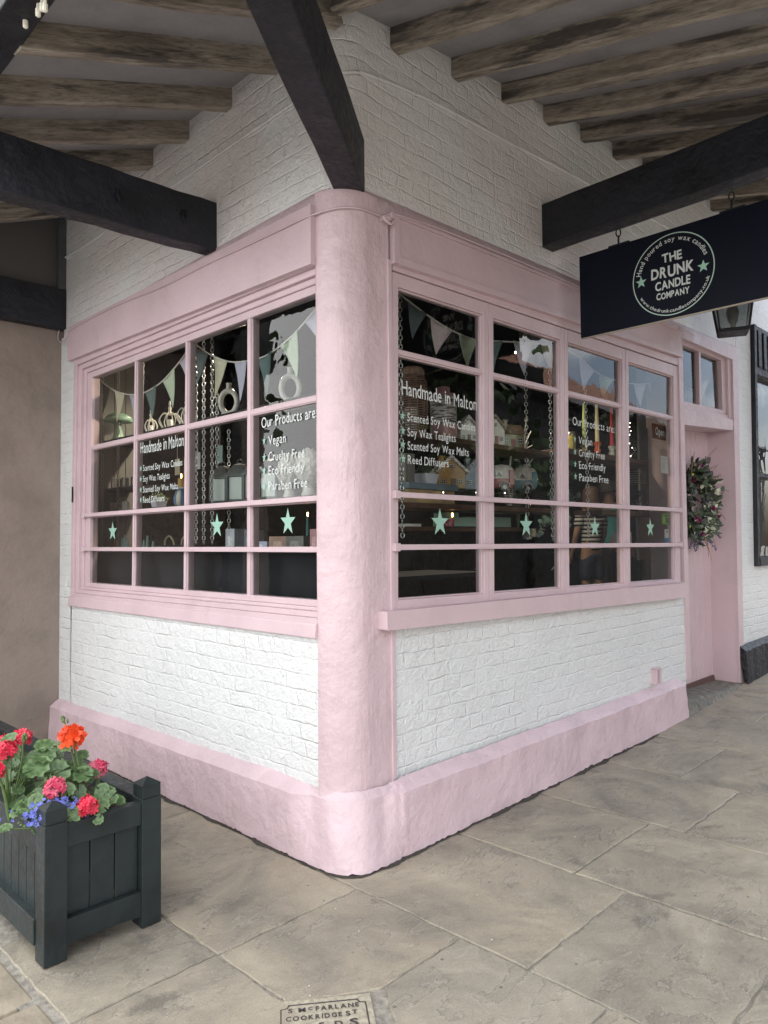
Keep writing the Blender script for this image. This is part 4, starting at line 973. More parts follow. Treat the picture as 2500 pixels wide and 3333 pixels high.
for k in range(1050):
    a, p = ringpt(); e = Vector((math.cos(a+jit(1.4)+.9), jit(.7)-.2, math.sin(a+jit(1.4)+.9))); n_ = Vector((jit(.8), -1, jit(.8))).normalized(); leafq(dk, p, e, n_, rnd.uniform(.035, .085), rnd.uniform(.010, .022))
for k in range(120):
    a, p = ringpt(rnd.gauss(-.6, 1.0)); e = Vector((jit(1), jit(.5)-.3, jit(1))); leafq(wl_, p+Vector((0, -.03, 0)), e, Vector((jit(.6), -1, jit(.6))).normalized(), rnd.uniform(.03, .05), rnd.uniform(.012, .02), .3)
for k in range(46):
    a, p = ringpt(rnd.choice([rnd.gauss(.9, .35), rnd.gauss(.3, .3), rnd.gauss(-1.3, .3), rnd.random()*6.3])); e = Vector((math.cos(a-.5+jit(.7)), -.25+jit(.3), math.sin(a-.5+jit(.7)))).normalized(); l_ = rnd.uniform(.10, .19)
    lst.tube([p, p+e*l_], .0015, 4)
    for j in range(26):
        f = rnd.uniform(.3, 1); c = p+e*l_*f+Vector((jit(.009), jit(.009), jit(.009))); lav.ball(c, .0045, .0045, .0055, 5)
for (a, l_) in ((1.25, .30), (1.0, .26), (1.55, .22), (.72, .27), (-.15, .25), (-.85, .27), (-1.25, .30), (-1.6, .25), (.35, .28), (2.4, .3)):
    p = ringpt(a)[1]; e = Vector((math.cos(a-.25), -.3, math.sin(a-.25))).normalized(); q2 = e.cross(Vector((0, 1, 0)))
    pts = smooth([p-e*.10, p+e*l_*.4+q2*.02, p+e*l_*.9-q2*.02], 5); grs.tube(pts, [lerp(.005, .0018, i/(len(pts)-1)) for i in range(len(pts))], 4)
for k in range(16):
    a, p = ringpt(s=.03)
    for j in range(7): leafq(mag, p+Vector((0, -.03, 0)), Vector((jit(1), -.4+jit(.3), jit(1))), Vector((jit(.5), -1, jit(.5))).normalized(), .024, .009, .4)
for k in range(9):
    a, p = ringpt(s=.03); lim.ball(p+Vector((0, -.035, 0)), .013, .011, .013, 8)
dk.build('leaves', plain('eucalyptus_leaf', (.055, .075, .045), .6, nscale=14, var=.5), wt); wl_.build('pale_leaves', plain('pale_leaf', (.50, .52, .40), .55, nscale=16, var=.25), wt)
lav.build('lavender', plain('lavender_bud', (.17, .13, .24), .8, nscale=40, var=.4), wt); lst.build('stalks', M_STEM, wt); grs.build('grasses', plain('dry_grass', (.30, .17, .06), .7, nscale=9, var=.5), wt)
mag.build('blossoms', plain('magenta_petal', (.28, .02, .12), .6, nscale=20, var=.5), wt); lim.build('seed_heads', plain('lime_seed', (.30, .34, .06), .6, nscale=30), wt)

# ================================================================== THINGS INSIDE THE SHOP WINDOWS
def hanging_shelf(label, boards_, chains, dims, mat=M_WOOD):
    """boards_: list of boxes; chains: list of (x, y, ztop, zbottom)"""
    t_ = thing('hanging_shelf', label, 'shelf', (0, 0, 0), 0, 'chain hung display shelves')
    for b in boards_: q = MB(); q.box(*b); q.build('plank', mat, t_, bevel=.003)
    for (x, y, zt, zb) in chains:
        q = MB(); link_chain(q, (x, y, zt), zt-zb); q.build('chain', M_CHAIN, t_)
    return t_
hanging_shelf('brown plank shelves on chains at the corner post end of the long window', [(.62, 2.23, .30, .56, 1.962, 1.992), (.62, 2.23, .30, .56, 1.575, 1.605), (.62, 1.60, .45, .62, 1.452, 1.478)],
              [(.690, .285, 2.95, 1.42), (1.905, .30, 2.95, 2.0), (1.915, .31, 1.93, 1.42), (2.185, .29, 2.95, 1.41)], None)
hanging_shelf('brown plank shelves on chains beside the pink door end of the long window', [(2.40, 3.92, .30, .54, 2.0, 2.038), (2.90, 3.90, .30, .54, 1.578, 1.615)],
              [(2.66, .285, 2.95, 1.42), (3.80, .29, 2.95, 1.40)], None)
hanging_shelf('dark shelves on many chains filling the middle of the short window', [(.30, .55, .26, 1.80, 2.140, 2.170), (.30, .55, .26, 1.80, 1.615, 1.640)],
              [(.29, 1.666, 2.95, 1.40), (.30, 1.594, 2.95, 1.40), (.31, 1.515, 2.95, 1.40), (.30, 1.446, 2.45, 1.86), (.42, 1.50, 2.1, 1.40)], None, M_DARK)
hanging_shelf('dark shelves on two chains at the neighbour end of the short window', [(.30, .55, 1.86, 3.0, 2.140, 2.170), (.32, .52, 2.52, 3.0, 1.790, 1.812), (.30, .55, 1.86, 3.0, 1.615, 1.640)],
              [(.29, 2.985, 2.9, 1.38), (.32, 2.79, 2.9, 1.38)], None, M_DARK)
bn = thing('display_bench', 'black fronted display bench along the inside of the short window', 'bench')
q = MB(); q.box(.14, .78, .26, 2.99, 1.335, 1.36); q.build('top', M_DARK, bn, bevel=.003); q = MB(); q.box(.20, .22, .27, 2.98, .352, 1.334); q.build('front_panel', M_DARK, bn)
tb = thing('folding_table', 'dark folding table with pale bent legs behind the long window', 'table', (1.6, 1.25, .35))
q = MB(); q.box(-.75, .75, -.3, .3, .78, .81); q.build('top', M_DARK, tb)
for sx_ in (-.6, .55):
    q = MB(); q.tube(smooth([(sx_, -.25, .78), (sx_+.05, -.25, .5), (sx_-.02, -.25, .25), (sx_+.1, -.27, 0)]), .011, 6); q.tube(smooth([(sx_, .2, .78), (sx_+.05, .2, .5), (sx_, .2, .0)]), .011, 6); q.build('leg', M_STEEL, tb)

# ---- bunting
FC = dict(cream=(.62, .60, .45), lilac=(.50, .50, .62), pink=(.60, .50, .52), green=(.50, .60, .46), slate=(.10, .13, .135), teal=(.13, .20, .20), peach=(.58, .46, .36), lime=(.50, .60, .40))
FM = {k: plain('%s_felt' % k, v, .85, nscale=40, var=.06) for k, v in FC.items()}
def bunting(label, flags, string, plane):
    t_ = thing('bunting', label, 'bunting'); f = (lambda a, z, dd=0: (a, plane+dd, z)) if string[0] == 'R' else (lambda a, z, dd=0: (plane+dd, a, z))
    q = MB(); q.tube(smooth([f(*p) for p in string[1]], 5), .005, 5); q.build('string', M_CER, t_)
    for cname, (a, b, c) in flags:
        q = MB(); n_ = 6; vs = []
        for i in range(n_+1):
            u_ = i/n_; w1 = lerp(a[0], c[0], u_), lerp(a[1], c[1], u_); w2 = lerp(b[0], c[0], u_), lerp(b[1], c[1], u_); dd = .012*math.sin(u_*2.5)
            for k in range(5):
                v = k/4; vs.append(f(lerp(w1[0], w2[0], v), lerp(w1[1], w2[1], v), dd+.008*math.sin(v*PI*1.5)*(1-u_)))
        q.add(vs, [(i*5+k, i*5+k+1, i*5+6+k, i*5+5+k) for i in range(n_) for k in range(4)], 0, True)
        o_ = q.build('flag', FM[cname], t_); sd_ = o_.modifiers.new('thick', 'SOLIDIFY'); sd_.thickness = .002
bunting('pastel felt bunting strung across the long window', [('slate', ((.66, 2.655), (.80, 2.615), (.70, 2.46))), ('pink', ((.84, 2.60), (1.02, 2.57), (.89, 2.41))), ('green', ((1.08, 2.565), (1.25, 2.56), (1.17, 2.38))), ('teal', ((1.34, 2.57), (1.50, 2.60), (1.42, 2.40))), ('lilac', ((1.62, 2.63), (1.83, 2.65), (1.75, 2.43))), ('peach', ((1.93, 2.68), (2.13, 2.69), (2.07, 2.49))), ('lilac', ((2.43, 2.665), (2.63, 2.60), (2.49, 2.44))), ('lime', ((2.71, 2.60), (2.91, 2.58), (2.77, 2.42))), ('lilac', ((3.26, 2.60), (3.47, 2.63), (3.39, 2.43))), ('cream', ((3.51, 2.65), (3.74, 2.71), (3.66, 2.52)))],
        ('R', [(.55, 2.69), (.8, 2.615), (1.02, 2.57), (1.25, 2.56), (1.5, 2.60), (1.83, 2.65), (2.13, 2.69), (2.43, 2.665), (2.65, 2.60), (2.91, 2.58), (3.26, 2.60), (3.5, 2.64), (3.74, 2.71)]), .20)
bunting('pastel felt bunting strung across the short window', [('slate', ((2.79, 2.57), (2.65, 2.50), (2.81, 2.34))), ('cream', ((2.59, 2.475), (2.43, 2.43), (2.58, 2.25))), ('lilac', ((2.37, 2.415), (2.24, 2.40), (2.32, 2.20))), ('teal', ((2.15, 2.40), (1.99, 2.425), (2.07, 2.21))), ('green', ((1.92, 2.44), (1.76, 2.50), (1.80, 2.25))), ('lilac', ((1.71, 2.52), (1.60, 2.58), (1.64, 2.40))), ('slate', ((1.53, 2.58), (1.37, 2.51), (1.52, 2.36))), ('cream', ((1.32, 2.485), (1.17, 2.43), (1.33, 2.24))), ('lilac', ((1.11, 2.415), (.98, 2.40), (1.07, 2.18))), ('teal', ((.89, 2.39), (.76, 2.41), (.82, 2.17))), ('green', ((.69, 2.43), (.54, 2.48), (.56, 2.23))), ('lilac', ((.49, 2.51), (.35, 2.58), (.38, 2.38)))],
        ('L', [(2.84, 2.60), (2.65, 2.50), (2.43, 2.43), (2.24, 2.40), (2.07, 2.41), (1.9, 2.445), (1.7, 2.53), (1.55, 2.60), (1.37, 2.51), (1.17, 2.43), (.98, 2.40), (.8, 2.40), (.6, 2.455), (.45, 2.53), (.33, 2.6)]), .20)

# ---- ornaments
def simple(name, label, cat, mb, mat, loc, rotz=0, group=None, bevel=0):
    o_ = mb.build(name, mat, None, bevel, loc, (0, 0, rotz)); return tag(o_, label, cat, group)
# wicker lantern
t_ = thing('wicker_lantern', 'tall round wicker lantern with a solid cap on the upper shelf', 'lantern', (.945, .43, 1.994)); t_.scale = (.66, .66, 1)
q = MB()
for k in range(24):
    z = .02+k*.0138; rr = .118+.012*math.sin(PI*k/23); rr = rr*(.82 if k > 21 else 1)
    q.tube([(rr*math.cos(a), rr*math.sin(a), z) for a in [2*PI*i/22 for i in range(22)]], .0035, 5, closed=True)
for k in range(12):
    a = 2*PI*k/12; q.tube([(.116*math.cos(a), .116*math.sin(a), .0), (.130*math.cos(a), .130*math.sin(a), .17), (.10*math.cos(a), .10*math.sin(a), .345)], .004, 5)
q.build('basket', plain('brown_wicker', (.19, .11, .075), .7, nscale=30, var=.4), t_); q = MB(); q.lathe((0, 0, .345), [(.10, 0), (.102, .03), (.085, .045), (.06, .05)], 22); q.build('cap', plain('brown_wicker_cap', (.20, .12, .08), .7, nscale=40, var=.4), t_)
q = MB(); q.lathe((-.02, 0, .004), [(.06, 0), (.06, .15), (.058, .155)], 16); q.build('candle', M_CER, t_)
# stoneware jar
def band_mat():
    m, t, b = node_mat('pink_and_striped_stoneware'); v = objcoord(t, (9, 9, 95)); n_ = noise_tex(t, v, 1.2, 2, .5); sp = N(t, 'ShaderNodeTexCoord'); sz = N(t, 'ShaderNodeSeparateXYZ'); L(t, sp.outputs['Object'], sz.inputs[0])
    stp = ramp(t, n_, [(.46, (.10, .085, .08)), (.50, (.60, .56, .54))]); z_ = sz.outputs[2]
    band = math_(t, 'MULTIPLY', math_(t, 'GREATER_THAN', z_, .085), math_(t, 'LESS_THAN', z_, .255)); c = mixc(t, band, (.50, .27, .28), stp); L(t, c, b.inputs['Base Color']); b.inputs['Roughness'].default_value = .3; return m
q = MB(); q.lathe((0, 0, 0), [(.105, 0), (.118, .012), (.124, .04), (.124, .24), (.118, .265), (.10, .275), (.062, .278), (.060, .315), (.052, .316), (.052, .29)], 28)
simple('stoneware_jar', 'pink stoneware jar with a dark streaked white band on the upper shelf', 'jar', q, band_mat(), (1.205, .42, 1.994)).scale = (.64, .64, 1)
def cottage(name, label, loc, w_, d_, h_, wall, roof, rotz=0, chim=True, doors=((0, (.10, .05, .04)),), arches=False, group='pottery cottages on the shelves'):
    t_ = thing(name, label, 'ornament', loc, rotz, group); he = h_*.52
    q = MB(); q.prism([(-w_/2, 0), (w_/2, 0), (w_/2, he), (0, h_*.92) if not arches else (w_/2, he), (-w_/2, he)] if not arches else [(-w_/2, 0), (w_/2, 0), (w_/2, he), (-w_/2, he)], -d_/2, d_/2, 'y'); q.build('wall', plain('glazed_wall', wall, .25, nscale=25, var=.15), t_, bevel=.004)
    q = MB(); e = w_*.10
    if not arches:
        for s_ in (-1, 1):
            q.prism([(0, h_*.93), (s_*(w_/2+e), he-.012), (s_*(w_/2+e), he+.010), (0, h_*.93+.022)][::s_], -d_/2-e*.6, d_/2+e*.6, 'y')
        for k in range(10):
            x = lerp(-w_/2-e, w_/2+e, k/9); q.ball((x, -d_/2-e*.5, lerp(he, h_*.94, 1-abs(x)/(w_/2+e))), .011, .009, .008, 8)
    else:
        q.add([(-w_/2-e, -d_/2-e, he-.005), (w_/2+e, -d_/2-e, he-.005), (w_/2+e*.2, 0, h_*.86), (-w_/2-e*.2, 0, h_*.90), (-w_/2-e, d_/2+e, he), (w_/2+e, d_/2+e, he)], [(0, 1, 2, 3), (3, 2, 5, 4), (0, 3, 4), (1, 5, 2), (1, 0, 4, 5)])
    q.build('roof', plain('glazed_roof', roof, .3, nscale=30, var=.25, bumpst=.5), t_, bevel=.003)
    if chim: q = MB(); q.box(-w_*.36, -w_*.18, -.02, .02, h_*.70, h_*.98); q.box(-w_*.39, -w_*.15, -.026, .026, h_*.98, h_*1.03); q.build('chimney', plain('glazed_chimney', tuple(x*.8 for x in wall), .3), t_, bevel=.002)
    for dx, dc in doors:
        q = MB(); q.box(dx*w_-w_*.09, dx*w_+w_*.09, -d_/2-.006, -d_/2, 0.004, he*.62); q.build('door', plain('glazed_door', dc, .3), t_, bevel=.002)
    wm = bpy.data.materials.get('white_glaze') or plain('white_glaze', (.7, .68, .62), .3); dm = bpy.data.materials.get('black_glaze') or plain('black_glaze', (.02, .02, .025), .15)
    for (wx, wz, ww, wh) in ((-.32, .30, .17, .24), (.32, .30, .17, .24), (0, .82, .15, .20)) if not arches else ((-.33, .34, .2, .34), (.33, .34, .2, .34)):
        zz = wz*he if wz < .8 else he+.10*h_
        if arches and False: pass
        q = MB(); q.box(wx*w_-ww*w_/2, wx*w_+ww*w_/2, -d_/2-.005, -d_/2, zz-.0, zz+wh*he*1.15); f_ = q.build('window', wm, t_, bevel=.002)
        q = MB()
        for sx_ in (-1, 1):
            for sz_ in (0, 1): q.box(wx*w_+sx_*ww*w_*.22-ww*w_*.17, wx*w_+sx_*ww*w_*.22+ww*w_*.17, -d_/2-.0065, -d_/2-.0045, zz+wh*he*(.12+.52*sz_), zz+wh*he*(.52+.52*sz_))
        q.build('pane', dm, f_)
    return t_
cottage('pottery_cottage', 'yellow pottery post office cottage with a white snowy roof on the lower shelf', (1.245, .42, 1.70), .165, .12, .195, (.42, .22, .035), (.66, .63, .55), math.radians(-33), doors=((.06, (.13, .08, .05)),))
cottage('pottery_cottage', 'blue grey pottery cottage next to the yellow cottage on the lower shelf', (1.49, .42, 1.706), .15, .12, .19, (.13, .19, .24), (.30, .33, .34), math.radians(-33), doors=((.25, (.08, .08, .09)),))
cottage('pottery_cottage', 'cream pottery stable with a red door on the upper shelf', (1.70, .42, 1.994), .12, .10, .20, (.60, .56, .46), (.25, .19, .14), math.radians(-33), False, doors=((.05, (.28, .03, .03)),))
cottage('pottery_cottage', 'olive pottery tea room with an arched front and brown roof on the upper shelf', (1.895, .42, 1.994), .15, .10, .19, (.30, .25, .12), (.17, .12, .08), math.radians(-33), True, doors=((0, (.25, .04, .03)),), arches=True)
cottage('pottery_cottage', 'pale pottery cottage half hidden behind the first window stile', (1.45, .44, 1.994), .11, .10, .165, (.58, .55, .48), (.42, .40, .36), math.radians(-33), False)
def caravan(label, loc, col, dcol):
    t_ = thing('pottery_caravan', label, 'ornament', loc, math.radians(-40), 'pottery caravans in the wire basket'); W_, D_, H_ = .175, .12, .170
    def sec(z0, z1, mat, name):
        q = MB(); n_ = 28; vs = []
        for j in range(11):
            z = lerp(z0, z1, j/10); u_ = (z/H_-.48)/.52; u_ = max(-1, min(1, u_)); f = (1-abs(u_)**2.6)**(1/2.6) if abs(u_) < 1 else .02
            for k in range(n_):
                a = 2*PI*k/n_; cx = math.copysign(abs(math.cos(a))**.62, math.cos(a)); sy_ = math.copysign(abs(math.sin(a))**.62, math.sin(a)); vs.append((cx*W_/2*f, sy_*D_/2*f**.8, z))
        q.add(vs, [(j*n_+k, j*n_+(k+1) % n_, (j+1)*n_+(k+1) % n_, (j+1)*n_+k) for j in range(10) for k in range(n_)]+[tuple(reversed(range(n_))), tuple(range(10*n_, 11*n_))], 0, True); q.build(name, mat, t_)
    sec(.012, .078, plain('glazed_body', col, .25, nscale=20, var=.12), 'body'); sec(.078, H_, plain('white_glaze_top', (.66, .63, .56), .25, nscale=28, var=.2, bumpst=.5), 'roof')
    q = MB(); q.box(-W_*.44, W_*.44, -D_/2-.002, -D_/2+.01, .074, .082); q.build('trim', M_CER, t_)
    dm = bpy.data.materials['black_glaze']; wm = bpy.data.materials['white_glaze']
    q = MB(); q.box(-.055, -.005, -D_/2-.004, -D_/2+.004, .086, .122); f_ = q.build('window', wm, t_, bevel=.002); q = MB(); q.add([(-.030, -D_/2-.0045, .119), (-.050, -D_/2-.0045, .089), (-.010, -D_/2-.0045, .089)], [(0, 1, 2)]); q.build('pane', dm, f_)
    q = MB(); q.box(.035, .070, -D_/2-.004, -D_/2+.006, .03, .128); q.build('door', plain('glazed_caravan_door', dcol, .3), t_, bevel=.004)
    q = MB(); q.tube([(.005, -D_/2-.006, .018), (.005, -D_/2+.02, .018)], .026, 16); w2 = q.build('wheel', dm, t_); q = MB(); q.tube([(.005, -D_/2-.009, .018), (.005, -D_/2-.005, .018)], .013, 12); q.build('hub', M_CER, w2)
    q = MB(); q.tube([(.005+.034*math.cos(a), -D_/2-.004, .02+.034*math.sin(a)) for a in [PI*i/10 for i in range(11)]], .004, 5); q.build('wheel_arch', M_CER, t_)
caravan('pink and white pottery caravan in the black wire basket', (1.755, .40, 1.715), (.45, .17, .17), (.40, .16, .16))
caravan('pale blue and white pottery caravan in the black wire basket', (2.02, .40, 1.718), (.20, .33, .38), (.12, .30, .40))
def basket(label, loc, w_, d_, h_, nx, nz):
    q = MB()
    for k in range(nz+1):
        z = h_*k/nz; q.tube([(-w_/2, -d_/2, z), (w_/2, -d_/2, z), (w_/2, d_/2, z), (-w_/2, d_/2, z)], .0022, 4, closed=True)
    for k in range(nx+1):
        x = lerp(-w_/2, w_/2, k/nx); q.tube([(x, -d_/2, h_), (x, -d_/2, 0), (x, d_/2, 0), (x, d_/2, h_)], .0016, 4)
    for k in range(4): y = lerp(-d_/2, d_/2, k/3); q.tube([(-w_/2, y, h_), (-w_/2, y, 0), (w_/2, y, 0), (w_/2, y, h_)], .0016, 4)
    return simple('wire_basket', label, 'basket', q, M_STEEL, loc, 0, 'black wire baskets on the lower shelf')
basket('black wire basket holding the two pottery caravans', (1.915, .42, 1.612), .52, .2, .10, 26, 7); basket('black wire basket under the yellow cottage', (1.38, .42, 1.612), .34, .2, .09, 18, 6)
q = MB(); q.box(-.20, .20, -.08, .08, 0, .075); simple('wooden_crate', 'pale wooden crate with a grey lid under the plant pot', 'crate', q, plain('pale_crate_wood', (.32, .23, .12), .6, nscale=12, var=.25), (.99, .41, 1.607), bevel=.003)
q = MB(); q.box(-.215, .215, -.095, .095, 0, .035); simple('slate_tray', 'grey painted tray on top of the pale wooden crate', 'tray', q, plain('grey_blue_paint', (.15, .20, .24), .5), (.99, .41, 1.683), bevel=.003)
q = MB(); boards(q, -.04, .04, -.035, .035, 0, .165, 'x', .010); simple('ribbed_vase', 'tall grey ribbed box vase beside the white plant pot', 'vase', q, plain('grey_ribbed', (.22, .21, .18), .6, nscale=8), (.865, .42, 1.719))
def pot_plant(label, loc, s_, leafcol, potcol):
    t_ = thing('pot_plant', label, 'plant', loc); q = MB(); q.prism([(-.06*s_, 0), (.06*s_, 0), (.085*s_, .085*s_), (-.085*s_, .085*s_)], -.06*s_, .06*s_, 'y'); q.build('pot', plain('white_pot', potcol, .35), t_, bevel=.006)
    q = MB()
    for k in range(260):
        a = rnd.random()*6.28; rr = abs(rnd.gauss(0, .075))*s_; p = Vector((rr*math.cos(a), rr*math.sin(a)*.6, .085*s_+abs(rnd.gauss(.035, .025))*s_)); e = Vector((jit(1), jit(1), jit(.8))); leafq(q, p, e, Vector((jit(.6), -.6, .7)).normalized(), .022*s_, .007*s_)
    q.build('leaves', plain('small_pot_leaf', leafcol, .55, nscale=30, var=.45), t_)
pot_plant('small leafy plant in a square white pot beside the yellow cottage', (1.03, .41, 1.72), .72, (.075, .12, .07), (.62, .62, .68))
pot_plant('pale leafy plant in a white pot low in the second pane of the short window', (.36, 2.26, 1.642), .55, (.16, .22, .10), (.55, .55, .66))
def twigs(label, loc, hs, mat):
    q = MB()
    for (dx, dz, r_) in hs: q.tube(smooth([(0, 0, 0), (dx*.35+jit(.01), 0, dz*.5), (dx, jit(.03), dz)], 4), [r_]*5+[r_*.6]*4, 5)
    return simple('twig_tree', label, 'ornament', q, mat, loc, 0, 'white painted twigs')
twigs('white painted twig standing behind the tea room cottage', (2.06, .42, 1.994), [(.02, .24, .008), (.09, .15, .005), (.10, .05, .005), (-.02, .10, .005)], M_CER); twigs('white painted branches spreading behind the two caravans', (1.985, .50, 1.61), [(-.26, .355, .010), (.0, .36, .010), (.25, .35, .010), (.14, .28, .006)], M_CER)
q = MB(); q.box(-.16, .16, -.06, .06, 0, .055); q.box(-.16, -.05, -.055, .055, .055, .085); simple('mint_box', 'mint green card box behind the first star decal', 'box', q, plain('mint_card', (.24, .36, .30), .6), (1.42, .50, 1.482), bevel=.003, group='mint boxes on the low shelf')
q = MB(); q.box(-.19, .19, -.06, .06, 0, .065); simple('mint_box', 'mint green card box low in the second casement', 'box', q, bpy.data.materials['mint_card'], (1.80, .55, 1.482), bevel=.003, group='mint boxes on the low shelf')
q = MB(); q.box(1.5, 2.1, .48, .64, 1.455, 1.480); tag(q.build('low_shelf', M_WOOD), 'low plank shelf under the mint box of the second casement', 'shelf')
q = MB(); q.box(-.07, .07, -.05, .05, 0, .016); simple('card_box', 'flat white card box lying on the low shelf', 'box', q, M_CER, (.98, .52, 1.479), bevel=.002)
M_FLAME = plain('flame', (1, .62, .2), .5, emit=9, ecol=(1, .55, .18))
def jar_candle(label, loc, col, R_=.03, h=.055, lit=False):
    t_ = thing('jar_candle', label, 'candle', loc, 0, 'jar candles inside the shop'); q = MB(); q.lathe((0, 0, 0), [(R_, 0), (R_*1.05, .006), (R_*1.05, h*.8), (R_*.95, h*.85)], 14); q.build('jar', plain('jar_wax', col, .25, coat=.5), t_)
    q = MB(); q.lathe((0, 0, h*.86), [(R_, 0), (R_, h*.18), (R_*.9, h*.2)], 14); q.build('lid', plain('tin_lid', (.4, .36, .28), .3, .8) if 'tin_lid' not in bpy.data.materials else bpy.data.materials['tin_lid'], t_)
    if lit: q = MB(); q.ball((0, -R_*.9, h*1.35), .006, .006, .013, 8); q.build('flame', M_FLAME, t_)
jar_candle('small pink jar candle glowing beside the first star decal', (1.215, .40, 1.479), (.40, .10, .12), .032, .05, True); jar_candle('cream jar candle below the first plank in the second casement', (2.13, .42, 1.415), (.50, .42, .28)); jar_candle('white jar candle stacked at the far side of the second casement', (2.17, .48, 1.40), (.55, .52, .46)); jar_candle('large yellow patterned jar beside the green taper candle', (2.67, .42, 2.04), (.36, .30, .06), .036, .14)
def taper(label, loc, h, col, hcol, hh=.07, R_=.016, lit=False):
    t_ = thing('taper_candle', label, 'candle', loc, 0, 'taper candles in the windows')
    if hh: q = MB(); q.lathe((0, 0, 0), [(.045, 0), (.045, .008), (.018, .015), (.03, hh*.4), (.018, hh*.6), (.032, hh*.85), (.03, hh), (.017, hh)], 14); q.build('holder', plain('coloured_glass_holder', hcol, .15, coat=1, nscale=30, var=.4), t_)
    q = MB(); q.lathe((0, 0, hh), [(R_, 0), (R_*.95, h*.5), (R_*.55, h*.97), (R_*.2, h)], 12); q.build('candle', plain('wax', col, .4), t_)
    if lit: q = MB(); q.ball((0, 0, hh+h+.012), .005, .005, .012, 8); q.build('flame', M_FLAME, t_)
taper('lime green taper candle in the third casement', (2.875, .42, 2.04), .32, (.40, .52, .20), (.20, .18, .05)); taper('cream taper candle in an orange glass holder in the third casement', (3.075, .42, 2.04), .32, (.62, .56, .36), (.45, .08, .02), .11); taper('red taper candle at the far edge of the third casement', (3.315, .42, 2.04), .32, (.42, .02, .02), (.3, .3, .3), .10)
taper('teal taper candle with a small flame low in the short window', (.36, .668, 1.362), .14, (.05, .16, .16), (.1, .1, .1), .03, .011, True); taper('dusky pink taper candle beside the teal taper in the short window', (.42, .655, 1.362), .20, (.30, .16, .15), (.1, .1, .1), .03, .010, True)
for i, (y, h, lab) in enumerate(((2.735, .075, 'first'), (2.70, .10, 'tallest'), (2.665, .065, 'third'))): taper(('mint stub candle nearest the star in the first pane', 'tallest mint stub candle of the three in the first pane', 'shortest mint stub candle of the three in the first pane')[i], (.33, y, 1.362), h, (.35, .52, .50), (0, 0, 0), 0, .012)
for y, h, lab in ((2.45, .06, 'middling'), (2.40, .09, 'tallest'), (2.32, .05, 'shortest')): taper('small teal candle low in the second pane of the short window, '+lab, (.35, y, 1.362), h, (.22, .40, .36), (0, 0, 0), 0, .011)
# signs and notices on the long window
os_ = thing('open_sign', 'small brown hanging sign reading Open beside the door', 'sign', (3.33, .085, 2.172)); q = MB(); q.box(0, .235, 0, .012, 0, .115); q.build('board', plain('red_brown_wood', (.16, .045, .025), .5, nscale=10, var=.25), os_, bevel=.003)
q = MB(); text(q, 'Open', lambda uu, v: (.035+uu, -.0025, .030+v), .165, .062, .05, .03); q.build('lettering', M_LET, os_); q = MB(); q.tube([(.03, .006, .115), (.117, .006, .20), (.205, .006, .115)], .0018, 5); q.build('cord', M_CER, os_)
q = MB(); q.box(0, .145, 0, .0012, 0, .135)
for k in range(6): q.box(.015, .015+rnd.uniform(.05, .085), -.0006, 0, .112-k*.014, .1145-k*.014, mi=1)
simple('paper_notice', 'white paper notice with small grey print taped inside the fourth casement', 'notice', q, [M_CER, plain('grey_print_ink', (.28, .29, .36), .6)], (3.375, .05, 1.90))
q = MB(); q.box(0, .125, 0, .0012, 0, .085); q.box(.075, .115, -.0008, 0, .012, .05, mi=1); q.box(.012, .05, -.0008, 0, .018, .06, mi=2); q.box(.06, .115, -.0008, 0, .062, .072, mi=1); simple('green_sticker', 'bright green sticker low on the fourth casement', 'sticker', q, [plain('lime_print', (.20, .42, .02), .5), plain('dark_print', (.03, .08, .02), .5), plain('pale_print', (.35, .45, .25), .5)], (3.37, .05, 1.503))
q = MB(); q.box(0, .085, 0, .0012, 0, .10); q.box(0, .085, -.0006, .0, .0, .032, mi=1); q.box(.04, .055, -.0006, 0, .075, .088, mi=2); simple('white_tag', 'white and blue card tag below the green sticker', 'tag', q, [M_CER, plain('blue_print', (.04, .25, .5), .5), M_STEEL], (3.412, .05, 1.366))
q = MB(); q.box(0, .3, 0, .03, 0, .40); simple('grey_board', 'pale grey board standing behind the fourth star decal', 'board', q, plain('grey_card', (.34, .34, .33), .6), (3.83, .45, 1.21), bevel=.004)
q = MB(); q.lathe((0, 0, 0), [(.09, 0), (.10, .01), (.10, .12), (.06, .17), (.05, .2)], 18); simple('glass_jar', 'large clear glass jar on the shelf by the white boards', 'jar', q, M_GLASSC, (4.0, .47, 1.615))
for k in range(5):
    q = MB(); q.lathe((0, 0, 0), [(.030, 0), (.033, .006), (.030, .05), (.012, .08), (.012, .10), (.017, .104)], 12); simple('glass_bottle', 'small clear bell shaped bottle standing on the lower shelf near the door', 'bottle', q, M_GLASSC, (3.50+k*.085, .40, 1.616), 0, 'bell bottles on the lower shelf')
q = MB(); link_chain(q, (0, 0, .30), .02)
for k in range(6): q.tube([(.11*math.cos(a), .08*math.sin(a), k*.018) for a in [2*PI*i/18 for i in range(18)]], .002, 4, closed=True)
q.tube([(.11*math.cos(a), 0, .09+.17*math.sin(a)) for a in [PI*i/12 for i in range(13)]], .002, 4); simple('wire_carrier', 'round wire carrier with a hoop handle near the fourth casement', 'basket', q, M_CHAIN, (3.72, .42, 1.86))
for k in range(3): q = MB(); q.box(0, .075, 0, .05, 0, .09); simple('gift_box', ('small lilac gift box', 'small brown gift box', 'small cream gift box')[k]+' on the sill side of the fourth casement', 'box', q, plain('gift_card', ((.42, .42, .55), (.30, .20, .12), (.55, .5, .4))[k], .6), (3.30+k*.12, .38, 1.36), .3*k, bevel=.002)
